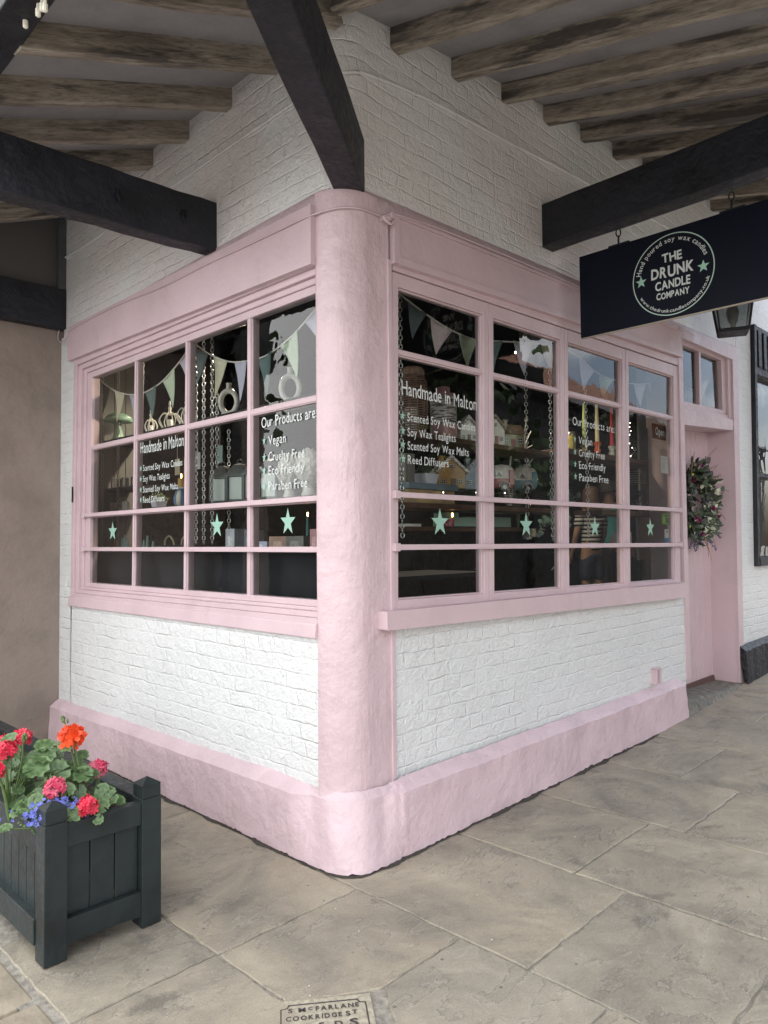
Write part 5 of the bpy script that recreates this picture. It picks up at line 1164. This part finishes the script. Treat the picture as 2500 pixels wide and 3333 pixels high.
# fairy lights in the foliage
ft = thing('fairy_light_string', 'string of tiny warm lights glowing among leaves in the fourth casement', 'lights', (3.60, .42, 2.06)); q = MB(); pts = [(jit(.06), jit(.03), .30-k*.035) for k in range(17)]; q.tube(smooth(pts, 3), .0012, 4); q.build('wire', M_STEEL, ft); q = MB()
for p in pts: q.ball(p, .0032, .0032, .0032, 6)
q.build('bulbs', plain('fairy_bulb', (1, .85, .6), .5, emit=9, ecol=(1, .85, .6)), ft)
ft2 = thing('fairy_light_string', 'string of tiny warm lights looped through the lower shelf baskets', 'lights', (1.45, .30, 1.66)); q = MB(); pts = [(-.55+k*.075, jit(.01), jit(.03)) for k in range(17)]; q.tube(smooth(pts, 3), .0012, 4); q.build('wire', M_STEEL, ft2); q = MB()
for p in pts[::2]: q.ball(p, .0035, .0035, .0035, 6)
q.build('bulbs', bpy.data.materials['fairy_bulb'], ft2)
def foliage(label, loc, n_, sx_, sy_, sz_, col, size=.03):
    t_ = thing('foliage_spray', label, 'plant', loc, 0, 'eucalyptus sprays inside the shop'); q = MB(); st = MB()
    for k in range(n_//9):
        e = Vector((rnd.gauss(0, sx_), rnd.gauss(0, sy_), rnd.gauss(0, sz_))); pts = smooth([(0, 0, -sz_*1.3), e*.5, e], 4); st.tube(pts, .0015, 4)
        for j in range(9):
            p = Vector(pts[rnd.randrange(3, len(pts))]); leafq(q, p, Vector((jit(1), jit(1), jit(1))), Vector((jit(.7), -.7, jit(.7))).normalized(), size*rnd.uniform(.7, 1.2), size*.42)
    q.build('leaves', plain('grey_green_leaf', col, .6, nscale=12, var=.4), t_); st.build('stems', M_STEM, t_)
foliage('large grey green eucalyptus spray between the second and third casements', (2.70, .55, 1.62), 170, .10, .07, .19, (.10, .16, .13), .055); foliage('eucalyptus spray hanging at the top of the fourth casement', (3.75, .60, 2.40), 110, .15, .06, .12, (.09, .14, .11), .05); foliage('small eucalyptus spray behind the far chain of the second casement', (2.24, .60, 1.75), 90, .08, .05, .22, (.09, .13, .11), .035); foliage('wispy eucalyptus spray below the upper plank in the third casement', (2.72, .5, 2.3), 60, .07, .05, .08, (.10, .15, .12), .035)

# ---- short window ornaments
t_ = thing('mushroom_lamp', 'mint green mushroom shaped lamp at the far end of the short window', 'lamp', (.36, 2.87, 2.172)); t_.scale = (.56, .56, 1); M_MINTM = plain('mint_metal', (.28, .48, .37), .4); q = MB(); q.lathe((0, 0, 0), [(.085, 0), (.085, .008), (.07, .02), (.045, .09), (.034, .15)], 22); q.build('stem', M_MINTM, t_); q = MB(); q.lathe((0, 0, .135), [(.175, 0), (.185, .01), (.165, .035), (.10, .058), (.02, .066)], 26); q.build('shade', M_MINTM, t_)
def crown(label, loc, w_, h_):
    t_ = thing('wire_candle_holder', label, 'candle holder', loc, 0, 'white wire crown candle holders'); q = MB()
    for k in range(4):
        a = PI*k/4; q.tube(smooth([(w_*.30*math.cos(a), w_*.30*math.sin(a), 0), (w_*.5*math.cos(a), w_*.5*math.sin(a), h_*.38), (w_*.30*math.cos(a), w_*.30*math.sin(a), h_*.70), (.012*math.cos(a), .012*math.sin(a), h_*.66)], 4), .0034, 5); a += PI
        q.tube(smooth([(w_*.30*math.cos(a), w_*.30*math.sin(a), 0), (w_*.5*math.cos(a), w_*.5*math.sin(a), h_*.38), (w_*.30*math.cos(a), w_*.30*math.sin(a), h_*.70), (.012*math.cos(a), .012*math.sin(a), h_*.66)], 4), .0034, 5)
    q.tube([(w_*.30*math.cos(a), w_*.30*math.sin(a), .004) for a in [2*PI*i/20 for i in range(20)]], .004, 5, closed=True); q.build('frame', M_CER, t_); q = MB(); q.lathe((0, 0, h_*.64), [(.014, 0), (.018, .01), (.008, .03), (.012, .05), (.005, .065), (.010, .075), (.002, .10)], 10); q.build('finial', M_CER, t_); q = MB(); q.lathe((0, 0, 0), [(.018, 0), (.018, h_*.42), (.016, h_*.43)], 14); q.build('candle', M_CER, t_)
crown('small white wire crown holder in the second pane of the short window', (.38, 2.41, 2.172), .09, .13); crown('white wire crown holder in the middle of the second pane', (.38, 2.15, 2.172), .15, .15); crown('white wire crown holder half behind the second glazing bar', (.36, 1.90, 2.172), .13, .15)
def donut(label, loc, w_, h_):
    q = MB(); n_ = 28; q.tube([(0, w_*.37*math.cos(a), h_*.42+h_*.34*math.sin(a)) for a in [2*PI*i/n_ for i in range(n_)]], .0165, 12, closed=True); q.lathe((0, 0, h_*.80), [(.018, 0), (.015, .02), (.017, h_*.19), (.013, h_*.195)], 14); q.box(-.035, .035, -.04, .04, 0, .012)
    return simple('ring_vase', label, 'vase', q, M_CER, loc, .75, 'white ring vases on the upper shelf')
donut('white ring vase beside the chains in the third pane', (.38, 1.44, 2.172), .135, .205); donut('white ring vase against the pale reflection in the fourth pane', (.40, .86, 2.172), .135, .205)
def house_lantern(label, loc, s_=1.0):
    t_ = thing('candle_lantern', label, 'lantern', loc, .45, 'grey metal candle lanterns on the lower shelf'); q = MB(); a = .054*s_; h = .150*s_
    q.box(-a, a, -a, a, 0, .012)
    for sx_, sy_ in cn: q.box(sx_*a-.007, sx_*a+.007, sy_*a-.007, sy_*a+.007, .012, h)
    q.box(-a-.007, a+.007, -a-.007, a+.007, h, h+.012); q.build('frame', plain('grey_metal', (.07, .078, .08), .5, .2) if 'grey_metal' not in bpy.data.materials else bpy.data.materials['grey_metal'], t_)
    q = MB(); q.lathe((0, 0, h+.012), [(a*1.62, 0), (a*1.45, .014), (a*1.15, .034), (a*.70, .062), (a*.25, .070)], 4, rot=PI/4); q.tube([(0, .018*math.cos(b), h+.085+.022*math.sin(b)) for b in [2*PI*i/12 for i in range(12)]], .0028, 5, closed=True); q.build('roof', bpy.data.materials['grey_metal'], t_)
    q = MB(); q.box(-a+.006, a-.006, -a+.006, a-.006, .014, h-.002); q.build('frosted_glass', plain('frosted_glass', (.52, .58, .55), .35) if 'frosted_glass' not in bpy.data.materials else bpy.data.materials['frosted_glass'], t_)
for y, lab in ((1.535, 'nearest the chains'), (1.355, 'second from the chains'), (1.185, 'behind the third glazing bar'), (1.03, 'last of the row')): house_lantern('grey candle lantern with frosted panes, %s' % lab, (.40, y, 1.642))
def artichoke(label, loc, R_, H_):
    t_ = thing('artichoke_finial', label, 'ornament', loc, 0, 'white artichoke finials'); q = MB(); q.lathe((0, 0, 0), [(R_*.55, 0), (R_*.6, .01), (R_*.48, .03), (R_*.44, H_*.2), (R_*.62, H_*.25)], 20); q.build('foot', M_CER, t_)
    q = MB(); q.ball((0, 0, H_*.62), R_*.93, R_*.93, H_*.39, 20)
    for row in range(9):
        f = row/8.4; z = H_*(.25+.75*f); rr = R_*math.sqrt(max(.02, 1-((z/H_-.62)/.40)**2)); n_ = max(5, int(11*rr/R_))
        for k in range(n_):
            a = 2*PI*(k+.5*(row % 2))/n_; d_ = Vector((math.cos(a), math.sin(a), 0)); s_ = Vector((-math.sin(a), math.cos(a), 0)); w2 = PI*rr/n_*1.12; sl2 = Vector((0, 0, 1))-d_*((z/H_-.62)*1.9); sl2.normalize(); p = Vector((0, 0, z))+d_*rr
            q.add([p-sl2*.006, p+s_*w2+d_*.001+sl2*.006, p+s_*w2*.8+d_*.003+sl2*.020, p+sl2*.036+d_*.009, p-s_*w2*.8+d_*.003+sl2*.020, p-s_*w2+d_*.001+sl2*.006, p+sl2*.014+d_*.0085], [(0, 1, 6), (1, 2, 6), (2, 3, 6), (3, 4, 6), (4, 5, 6), (5, 0, 6)], 0, False)
    q.build('scales', M_CER, t_)
artichoke('white ceramic artichoke finial in the fourth pane, further from the round post', (.42, .895, 1.642), .066, .235); artichoke('white ceramic artichoke finial in the fourth pane, nearer the round post', (.38, .68, 1.642), .070, .240)
for k in range(4):
    q = MB(); q.lathe((0, 0, 0), [(.024, 0), (.026, .006), (.026, .065), (.024, .068)], 14); simple('glass_tumbler', 'clear ribbed tumbler on the little dark shelf of the first pane', 'glass', q, M_GLASSC, (.36+.03*(k % 2), 2.93-k*.085, 1.813), 0, 'tumblers on the small shelf')
for k, (y, h) in enumerate(((2.94, .06), (2.87, .10), (2.80, .055), (2.75, .06))):
    q = MB(); q.lathe((0, 0, 0), [(.026, 0), (.026, h), (.024, h+.003)], 14); simple('pillar_candle', ('short cream pillar candle first in the row', 'tall cream pillar candle behind the shorter ones', 'short cream pillar candle third in the row', 'short cream pillar candle last in the row')[k]+' in the first pane', 'candle', q, M_CER, (.36+.04*(k == 1), y, 1.642), 0, 'pillar candles in the first pane')
t_ = thing('striped_jar', 'blue and cream striped jar with a battery candle in the second pane', 'jar', (.38, 2.0, 1.642)); t_.scale = (.62, .62, 1)
def stripe_mat():
    m, t, b = node_mat('blue_cream_stripe'); c = N(t, 'ShaderNodeTexCoord'); s_ = N(t, 'ShaderNodeSeparateXYZ'); L(t, c.outputs['Object'], s_.inputs[0]); v = math_(t, 'SINE', math_(t, 'MULTIPLY', math_(t, 'ARCTAN2', s_.outputs[0], s_.outputs[1]), 5.0), 0); L(t, ramp(t, math_(t, 'ADD', math_(t, 'MULTIPLY', v, .5), .5), [(.45, (.10, .22, .42)), (.55, (.60, .56, .46))]), b.inputs['Base Color']); b.inputs['Roughness'].default_value = .3; return m
q = MB(); q.lathe((0, 0, 0), [(.06, 0), (.075, .02), (.078, .06), (.055, .10), (.04, .11)], 22); q.build('jar', stripe_mat(), t_); q = MB(); q.lathe((0, 0, .11), [(.09, 0), (.095, .008), (.06, .014)], 20); q.build('dish', plain('blue_glaze', (.30, .42, .55), .3), t_); q = MB(); q.lathe((0, 0, .125), [(.035, 0), (.035, .055), (.03, .06)], 14); q.build('candle', plain('amber_wax', (.45, .28, .06), .5), t_); q = MB(); q.ball((0, 0, .20), .008, .008, .017, 8); q.build('flame', M_FLAME, t_)
q = MB(); q.lathe((0, 0, 0), [(.05, 0), (.052, .008), (.052, .12), (.05, .12)], 18); simple('glass_cylinder', 'tall clear glass cylinder behind the striped jar', 'glass', q, M_GLASSC, (.46, 2.06, 1.76))
for k, (y, z, w_, h, c, lab) in enumerate(((1.25, 1.362, .09, .115, (.55, .56, .62), 'white boxed candle with a pale print beside the third glazing bar'), (1.07, 1.362, .075, .105, (.16, .20, .24), 'dark slate boxed diffuser right of the third glazing bar'), (.975, 1.362, .16, .04, (.50, .54, .70), 'low pale blue gift box under the fourth star'), (.80, 1.362, .15, .066, (.50, .33, .26), 'pink and brown printed gift box under the fourth star'), (.655, 1.362, .145, .066, (.22, .21, .20), 'grey printed gift box near the round post'), (.50, 1.362, .06, .10, (.55, .30, .32), 'rose coloured upright box against the round post'))):
    q = MB(); q.box(-.04, .04, -w_/2, w_/2, 0, h); q.box(-.0405, -.04, -w_*.25, w_*.25, h*.12, h*.62, mi=1); simple('gift_box', lab, 'box', q, [plain('printed_card', c, .5, nscale=16, var=.18), plain('printed_motif', tuple(min(1, x*1.3+.08) for x in c), .5, nscale=50, var=.3)], (.30, y, z), bevel=.002, group='gift boxes on the bench')
q = MB(); q.box(-.005, .005, -.06, .06, 0, .09); simple('orange_card', 'orange kraft card in the bottom of the first pane', 'card', q, plain('kraft_orange', (.45, .22, .06), .7), (.34, 3.0-.06, 1.362))
for y, lab in ((2.12, 'second pane middle'), (1.90, 'second pane against its glazing bar')):
    t_ = thing('gift_bag', 'dark gift bag with a cream rope handle, in the %s' % lab, 'bag', (.36, y, 1.22)); q = MB(); q.box(-.05, .05, -.10, .10, .142, .165); q.build('bag', M_DARK, t_); q = MB(); q.tube(smooth([(0, .06, .15), (0, .05, .20), (0, 0, .225), (0, -.05, .195), (0, -.07, .15)], 5), .006, 6); q.build('handle', plain('rope', (.50, .44, .30), .8) if 'rope' not in bpy.data.materials else bpy.data.materials['rope'], t_)
for k, (y, z, c) in enumerate(((2.12, 1.86, (.40, .36, .26)), (2.0, 1.86, (.45, .32, .18)), (1.86, 1.88, (.5, .5, .5)), (1.60, 1.90, (.28, .42, .40)))):
    t_ = thing('gift_tag', ('cream', 'kraft', 'white', 'mint')[k]+' swing tag hanging from the upper shelf of the short window', 'tag', (.42, y, z), 0, 'swing tags'); q = MB(); q.box(-.002, .002, -.03, .03, 0, .11); q.build('card', plain('tag_card', c, .6), t_); q = MB(); q.tube([(0, 0, .11), (0, 0, .28)], .0015, 4); q.build('string', M_CER, t_)
# spot lamps in the shop
def spot(label, loc, pw, tilt=(0, 0, 0)):
    pw *= 3; t_ = thing('ceiling_spot', label, 'lamp', loc, 0, 'lit spot lamps inside the shop'); q = MB(); q.lathe((0, 0, 0), [(.022, 0), (.026, .015), (.022, .05), (.008, .06), (.006, .25)], 14); q.build('housing', M_STEEL, t_); q = MB(); q.ball((0, 0, -.006), .020, .020, .014, 12); q.build('bulb', plain('lamp_face', (1, .8, .5), .5, emit=22, ecol=(1, .78, .48)) if 'lamp_face' not in bpy.data.materials else bpy.data.materials['lamp_face'], t_)
    l_ = bpy.data.lights.new('spot_glow', 'SPOT'); l_.spot_size = math.radians(150); l_.spot_blend = .7; l_.energy = pw; l_.color = (1, .82, .6); l_.shadow_soft_size = .04; lo_ = bpy.data.objects.new('spot_glow', l_); COL.objects.link(lo_); lo_.parent = t_; lo_.location = (0, 0, -.06); lo_.rotation_euler = tilt
spot('lit ceiling spot behind the top of the third pane', (.95, 1.98, 2.78), 10, (0, .5, 0)); spot('lit ceiling spot in the second pane, right one of the pair', (.95, 2.72, 2.80), 2); spot('lit ceiling spot in the second pane, left one of the pair', (.95, 2.90, 2.79), 2); spot('lit ceiling spot behind the top of the second casement', (4.64, 2.2, 3.48), 16)
spot('black track spot pointing at the display behind the second casement', (2.12, .72, 2.80), 9, (.35, -.30, 0))

# ================================================================== PEOPLE INSIDE THE SHOP
def skin_mesh(name, mat, parent, joints, bones, root=0, sub=2):
    """joints: (x, y, z, rx, ry)"""
    me = bpy.data.meshes.new(name); me.from_pydata([j[:3] for j in joints], bones, []); me.materials.append(mat)
    o_ = bpy.data.objects.new(name, me); COL.objects.link(o_); o_.parent = parent; sk = o_.modifiers.new('skin', 'SKIN'); sk.use_smooth_shade = True
    for i, j in enumerate(joints):
        sv = me.skin_vertices[0].data[i]; sv.radius = (j[3], j[4] if len(j) > 4 else j[3]); sv.use_root = (i == root)
    sb = o_.modifiers.new('sub', 'SUBSURF'); sb.levels = sub; sb.render_levels = sub; return o_
def person(label, loc, rot, H, pose, skin, hair, hairlen, top, bottom, longleg, shoe, longsleeve=False):
    """faces -y before rotation; H metres tall"""
    t_ = thing('person', label, 'person', loc, rot); t_.scale = (H/1.7,)*3; e = pose
    la, ra = e.get('la', ((-.22, -.02, 1.12), (-.20, -.14, .90))), e.get('ra', ((.22, -.02, 1.12), (.20, -.14, .90)))
    J_ = [(0, 0, .93, .145, .10), (0, .01, 1.10, .125, .09), (0, .01, 1.28, .15, .10), (0, .015, 1.40, .10, .075), (0, .0, 1.475, .052), (0, -.01, 1.56, .078, .092), (0, -.005, 1.64, .076, .09), (0, 0, 1.69, .045),
          (-.165, .01, 1.375, .055), (*la[0], .040), (*la[1], .028), (.165, .01, 1.375, .055), (*ra[0], .040), (*ra[1], .028),
          (-.085, 0, .86, .088), (-.095, -.01, .48, .054), (-.095, .03, .28, .052), (-.10, .03, .09, .036), (-.105, -.10, .03, .033), (.085, 0, .86, .088), (.095, -.01, .48, .054), (.095, .03, .28, .052), (.10, .03, .09, .036), (.105, -.10, .03, .033), (0, -.095, 1.555, .016)]
    Bn = [(0, 1), (1, 2), (2, 3), (3, 4), (4, 5), (5, 6), (6, 7), (3, 8), (8, 9), (9, 10), (3, 11), (11, 12), (12, 13), (0, 14), (14, 15), (15, 16), (16, 17), (17, 18), (0, 19), (19, 20), (20, 21), (21, 22), (22, 23), (5, 24)]
    for w_, s_ in ((la[1], -1), (ra[1], 1)):     # palm, four fingers, thumb
        iw = 10 if s_ < 0 else 13; p = len(J_); J_.append((w_[0], w_[1]-.03, w_[2]-.06, .028, .016)); Bn.append((iw, p))
        for k, (l_, ox) in enumerate(((.065, -.024), (.075, -.008), (.070, .008), (.055, .022))):
            q0 = len(J_); J_.append((w_[0]+ox, w_[1]-.04, w_[2]-.10, .009)); J_.append((w_[0]+ox*1.1, w_[1]-.06, w_[2]-.10-l_*.6, .008)); J_.append((w_[0]+ox*1.1, w_[1]-.075, w_[2]-.10-l_, .006)); Bn += [(p, q0), (q0, q0+1), (q0+1, q0+2)]
        q0 = len(J_); J_.append((w_[0]-s_*.035, w_[1]-.045, w_[2]-.06, .010)); J_.append((w_[0]-s_*.045, w_[1]-.06, w_[2]-.10, .008)); Bn += [(p, q0), (q0, q0+1)]
    skin_mesh('body', skin, t_, J_, Bn)
    q = MB()
    for s_ in (-1, 1): q.ball((s_*.031, -.088, 1.60), .012, .008, .008, 8); q.ball((s_*.082, 0, 1.575), .010, .02, .03, 8, mi=1)
    q.box(-.022, .022, -.094, -.088, 1.505, 1.512, mi=2); q.build('face', [M_CER, skin, plain('lip', (.25, .09, .08), .5) if 'lip' not in bpy.data.materials else bpy.data.materials['lip']], t_)
    q = MB(); n_ = 18; vs = []
    prof = [(1.735, .02), (1.725, .06), (1.69, .092), (1.64, .103), (1.58, .102)]+[(lerp(1.55, 1.55-hairlen, k/4), .100+.012*math.sin(k)) for k in range(5) if hairlen > 0]
    for (z, rr) in prof:
        for k in range(n_):
            a = lerp(-.35*PI, 1.35*PI, k/(n_-1)) if z < 1.655 else 2*PI*k/(n_-1)-PI/2+PI*2
            if z < 1.655: a = lerp(-.30*PI, 1.30*PI, k/(n_-1))
            nn = noise.noise(Vector((math.cos(a)*6, math.sin(a)*6, z*9)))*.010; vs.append(((rr+nn)*math.cos(a)*.93, .01+(rr+nn)*math.sin(a)*1.08, z))
    q.add(vs, [(i*n_+k, i*n_+k+1, (i+1)*n_+k+1, (i+1)*n_+k) for i in range(len(prof)-1) for k in range(n_-1)], 0, True); o_ = q.build('hair', hair, t_); sd_ = o_.modifiers.new('t', 'SOLIDIFY'); sd_.thickness = .012
    TJ = [(0, 0, .90, .165, .125), (0, .01, 1.08, .150, .110), (0, .01, 1.26, .168, .118), (0, .015, 1.385, .115, .09), (0, .012, 1.43, .07)]
    TB = [(0, 1), (1, 2), (2, 3), (3, 4)]
    for s_, ar in ((-1, la), (1, ra)):
        b0 = len(TJ); f = 1.0 if longsleeve else .72; sh_ = Vector((s_*.165, .01, 1.378)); TJ.append((*sh_, .075)); TJ.append((*sh_.lerp(Vector(ar[0]), f), .062)); TB += [(3, b0), (b0, b0+1)]
    skin_mesh('top', top, t_, TJ, TB, 1)
    kz = .085 if longleg else .50
    BJ = [(0, 0, .95, .155, .118), (0, 0, .90, .16, .125)]; BB = [(0, 1)]
    for s_ in (-1, 1):
        b0 = len(BJ); BJ.append((s_*.092, 0, .82, .105)); BJ.append((s_*.098, 0, max(kz, .50), .082 if not longleg else .075)); BB += [(1, b0), (b0, b0+1)]
        if longleg: BJ.append((s_*.10, .02, kz, .062)); BB.append((b0+1, b0+2))
    skin_mesh('trousers' if longleg else 'shorts', bottom, t_, BJ, BB, 1)
    for s_ in (-1, 1): q = MB(); q.ball((s_*.103, -.045, .045), .048, .13, .05, 14); q.build('shoe', shoe, t_)
    return t_
M_SKIN = plain('skin', (.42, .25, .18), .5, nscale=30, var=.06)
def stripes():
    m, t, b = node_mat('black_white_stripe'); c = N(t, 'ShaderNodeTexCoord'); s_ = N(t, 'ShaderNodeSeparateXYZ'); L(t, c.outputs['Object'], s_.inputs[0]); v = math_(t, 'SINE', math_(t, 'MULTIPLY', s_.outputs[2], 2*PI/.052), 0); L(t, ramp(t, math_(t, 'ADD', math_(t, 'MULTIPLY', v, .5), .5), [(.45, (.02, .02, .025)), (.52, (.62, .62, .62))]), b.inputs['Base Color']); b.inputs['Roughness'].default_value = .8; return m
person('woman in black and white striped top and denim shorts, seen from behind', (6.32, 2.25, .36), math.radians(180-25), 1.66, {}, M_SKIN, plain('brown_hair', (.10, .055, .035), .6, nscale=40, var=.4), .20, stripes(), plain('denim', (.025, .035, .07), .8, nscale=40, var=.3), False, M_STEEL)
person('grey haired man in a turquoise shirt standing side on in the shop', (7.30, 2.5, .36), math.radians(75), 1.80, {}, M_SKIN, plain('grey_hair', (.16, .14, .13), .7, nscale=40, var=.3), 0, plain('turquoise_cotton', (.10, .45, .50), .85, nscale=10, var=.1), plain('dark_trousers', (.03, .03, .035), .8), True, M_STEEL)
person('person in beige trousers standing further back in the shop', (8.55, 2.55, .36), math.radians(200), 1.74, {}, M_SKIN, plain('dark_hair', (.03, .025, .022), .6), .05, plain('navy_cotton', (.02, .025, .04), .85), plain('beige_cotton', (.48, .42, .34), .85, nscale=8, var=.1), True, M_STEEL, True)

# ================================================================== ACROSS THE STREET (seen only as reflections)
def brick_house(name, label, loc, rotz, w_, d_, he, hr, wallc, roofc):
    t_ = thing(name, label, 'house', loc, rotz, 'brick houses across the street'); q = MB(); q.prism([(-w_/2, 0), (w_/2, 0), (w_/2, he), (-w_/2, he)], -d_/2, d_/2, 'y'); q.build('wall', plain('red_brick_far', wallc, .9, nscale=3, var=.3), t_)
    q = MB(); q.prism([(-d_/2-.3, he-.1), (d_/2+.3, he-.1), (0, hr)], -w_/2-.2, w_/2+.2, 'x'); rf = q.build('roof', plain('clay_tile', roofc, .85, nscale=4, var=.35), t_); q = MB(); q.box(-w_*.3, -w_*.3+.9, -.3, .3, hr-.8, hr+1.0); q.build('chimney', plain('red_brick_far', wallc, .9), rf)
    nw = int(w_/2.6)
    for k in range(nw):
        for z in (1.0, 3.6):
            if z+1.4 > he: continue
            x = lerp(-w_/2+1.2, w_/2-1.2, k/max(1, nw-1)); q = MB(); q.box(x-.5, x+.5, d_/2, d_/2+.04, z, z+1.4); f_ = q.build('window', M_BEAD, t_)
            q = MB(); q.box(x-.43, x-.03, d_/2+.04, d_/2+.045, z+.07, z+1.33); q.box(x+.03, x+.43, d_/2+.04, d_/2+.045, z+.07, z+1.33); q.build('pane', M_DARK, f_)
brick_house('brick_house', 'red brick house with an orange tiled roof far across the street', (19, -17, -.13), 0, 12, 7, 6.8, 10.8, (.20, .09, .065), (.24, .115, .075)); brick_house('brick_house', 'long low brick house further along across the street', (33, -19, -.13), 0, 14, 7, 6.6, 11.0, (.22, .11, .08), (.23, .12, .085)); brick_house('brick_house', 'dark brick house at the far end of the square', (6, -20, -.13), 0, 11, 7, 6.2, 9.4, (.15, .075, .055), (.16, .09, .07))
brick_house('brick_house', 'pale low outbuilding beyond the planter', (-26, 18, -.13), math.radians(-70), 10, 6, 2.3, 3.2, (.20, .15, .12), (.12, .10, .09))
def tree(label, loc, h, R_, n_, col):
    t_ = thing('street_tree', label, 'tree', loc, 0, 'trees across the street'); q = MB(); q.tube([(0, 0, 0), (.05, 0, h*.3), (-.05, .1, h*.55), (0, 0, h*.8)], [.16, .13, .09, .03], 8)
    cr = MB()
    for k in range(14):
        a = rnd.random()*6.28; e = Vector((math.cos(a)*R_*rnd.uniform(.4, 1), math.sin(a)*R_*rnd.uniform(.4, 1), h*rnd.uniform(.45, 1))); q.tube(smooth([(0, 0, h*.4), e*.5+Vector((0, 0, h*.25)), e], 3), [.05]*4+[.02]*3, 5)
        for j in range(n_//14):
            p = e+Vector((rnd.gauss(0, R_*.26), rnd.gauss(0, R_*.26), rnd.gauss(0, h*.08))); leafq(cr, p, Vector((jit(1), jit(1), jit(1))), Vector((jit(1), jit(1), jit(1)+.3)).normalized(), .30, .11)
    q.build('trunk', plain('bark', (.07, .055, .045), .9), t_); cr.build('crown', plain('tree_leaf', col, .6, nscale=1.5, var=.5), t_)
tree('spreading street tree in front of the red brick house', (11.5, -9.5, -.13), 6.0, 2.4, 1400, (.045, .085, .03)); tree('smaller street tree beside the long low house', (24, -13.5, -.13), 5.0, 2.2, 1000, (.05, .09, .03)); tree('tall airy tree beyond the planter', (-6.2, 11.5, -.13), 8.5, 1.5, 700, (.05, .09, .035))

t_ = thing('reflection_blocker', 'added dark boarded block across the street that darkens the window reflections', 'building', (19.5, -9.2, -.13))  # added dark block, keeps the lower reflections in the long window dark
q = MB(); boards(q, -14.5, 14.5, -.8, .7, 0, 5.5, 'x', .35); q.build('wall', plain('blocker_boards', (.012, .013, .016), .8, nscale=3, var=.4), t_); q = MB(); q.prism([(-1.3, 5.45), (1.1, 5.45), (-.1, 6.1)], -14.9, 14.9, 'x'); q.build('roof', plain('blocker_roof', (.05, .05, .055), .7, nscale=3, var=.3), t_)

q = MB(); q.box(-7.0, 7.0, -.2, .2, 0, 2.45); q.box(-7.05, 7.05, -.26, .26, 2.45, 2.53); tag(q.build('reflection_blocker_wall', plain('blocker_wall_dark', (.03, .028, .027), .9, nscale=4, var=.4, bumpst=.5), None, 0, (-10.5, 13.5, -.13)), 'added long dark wall that darkens the short window reflections', 'wall')  # added dark wall, blackens the low reflections in the short window
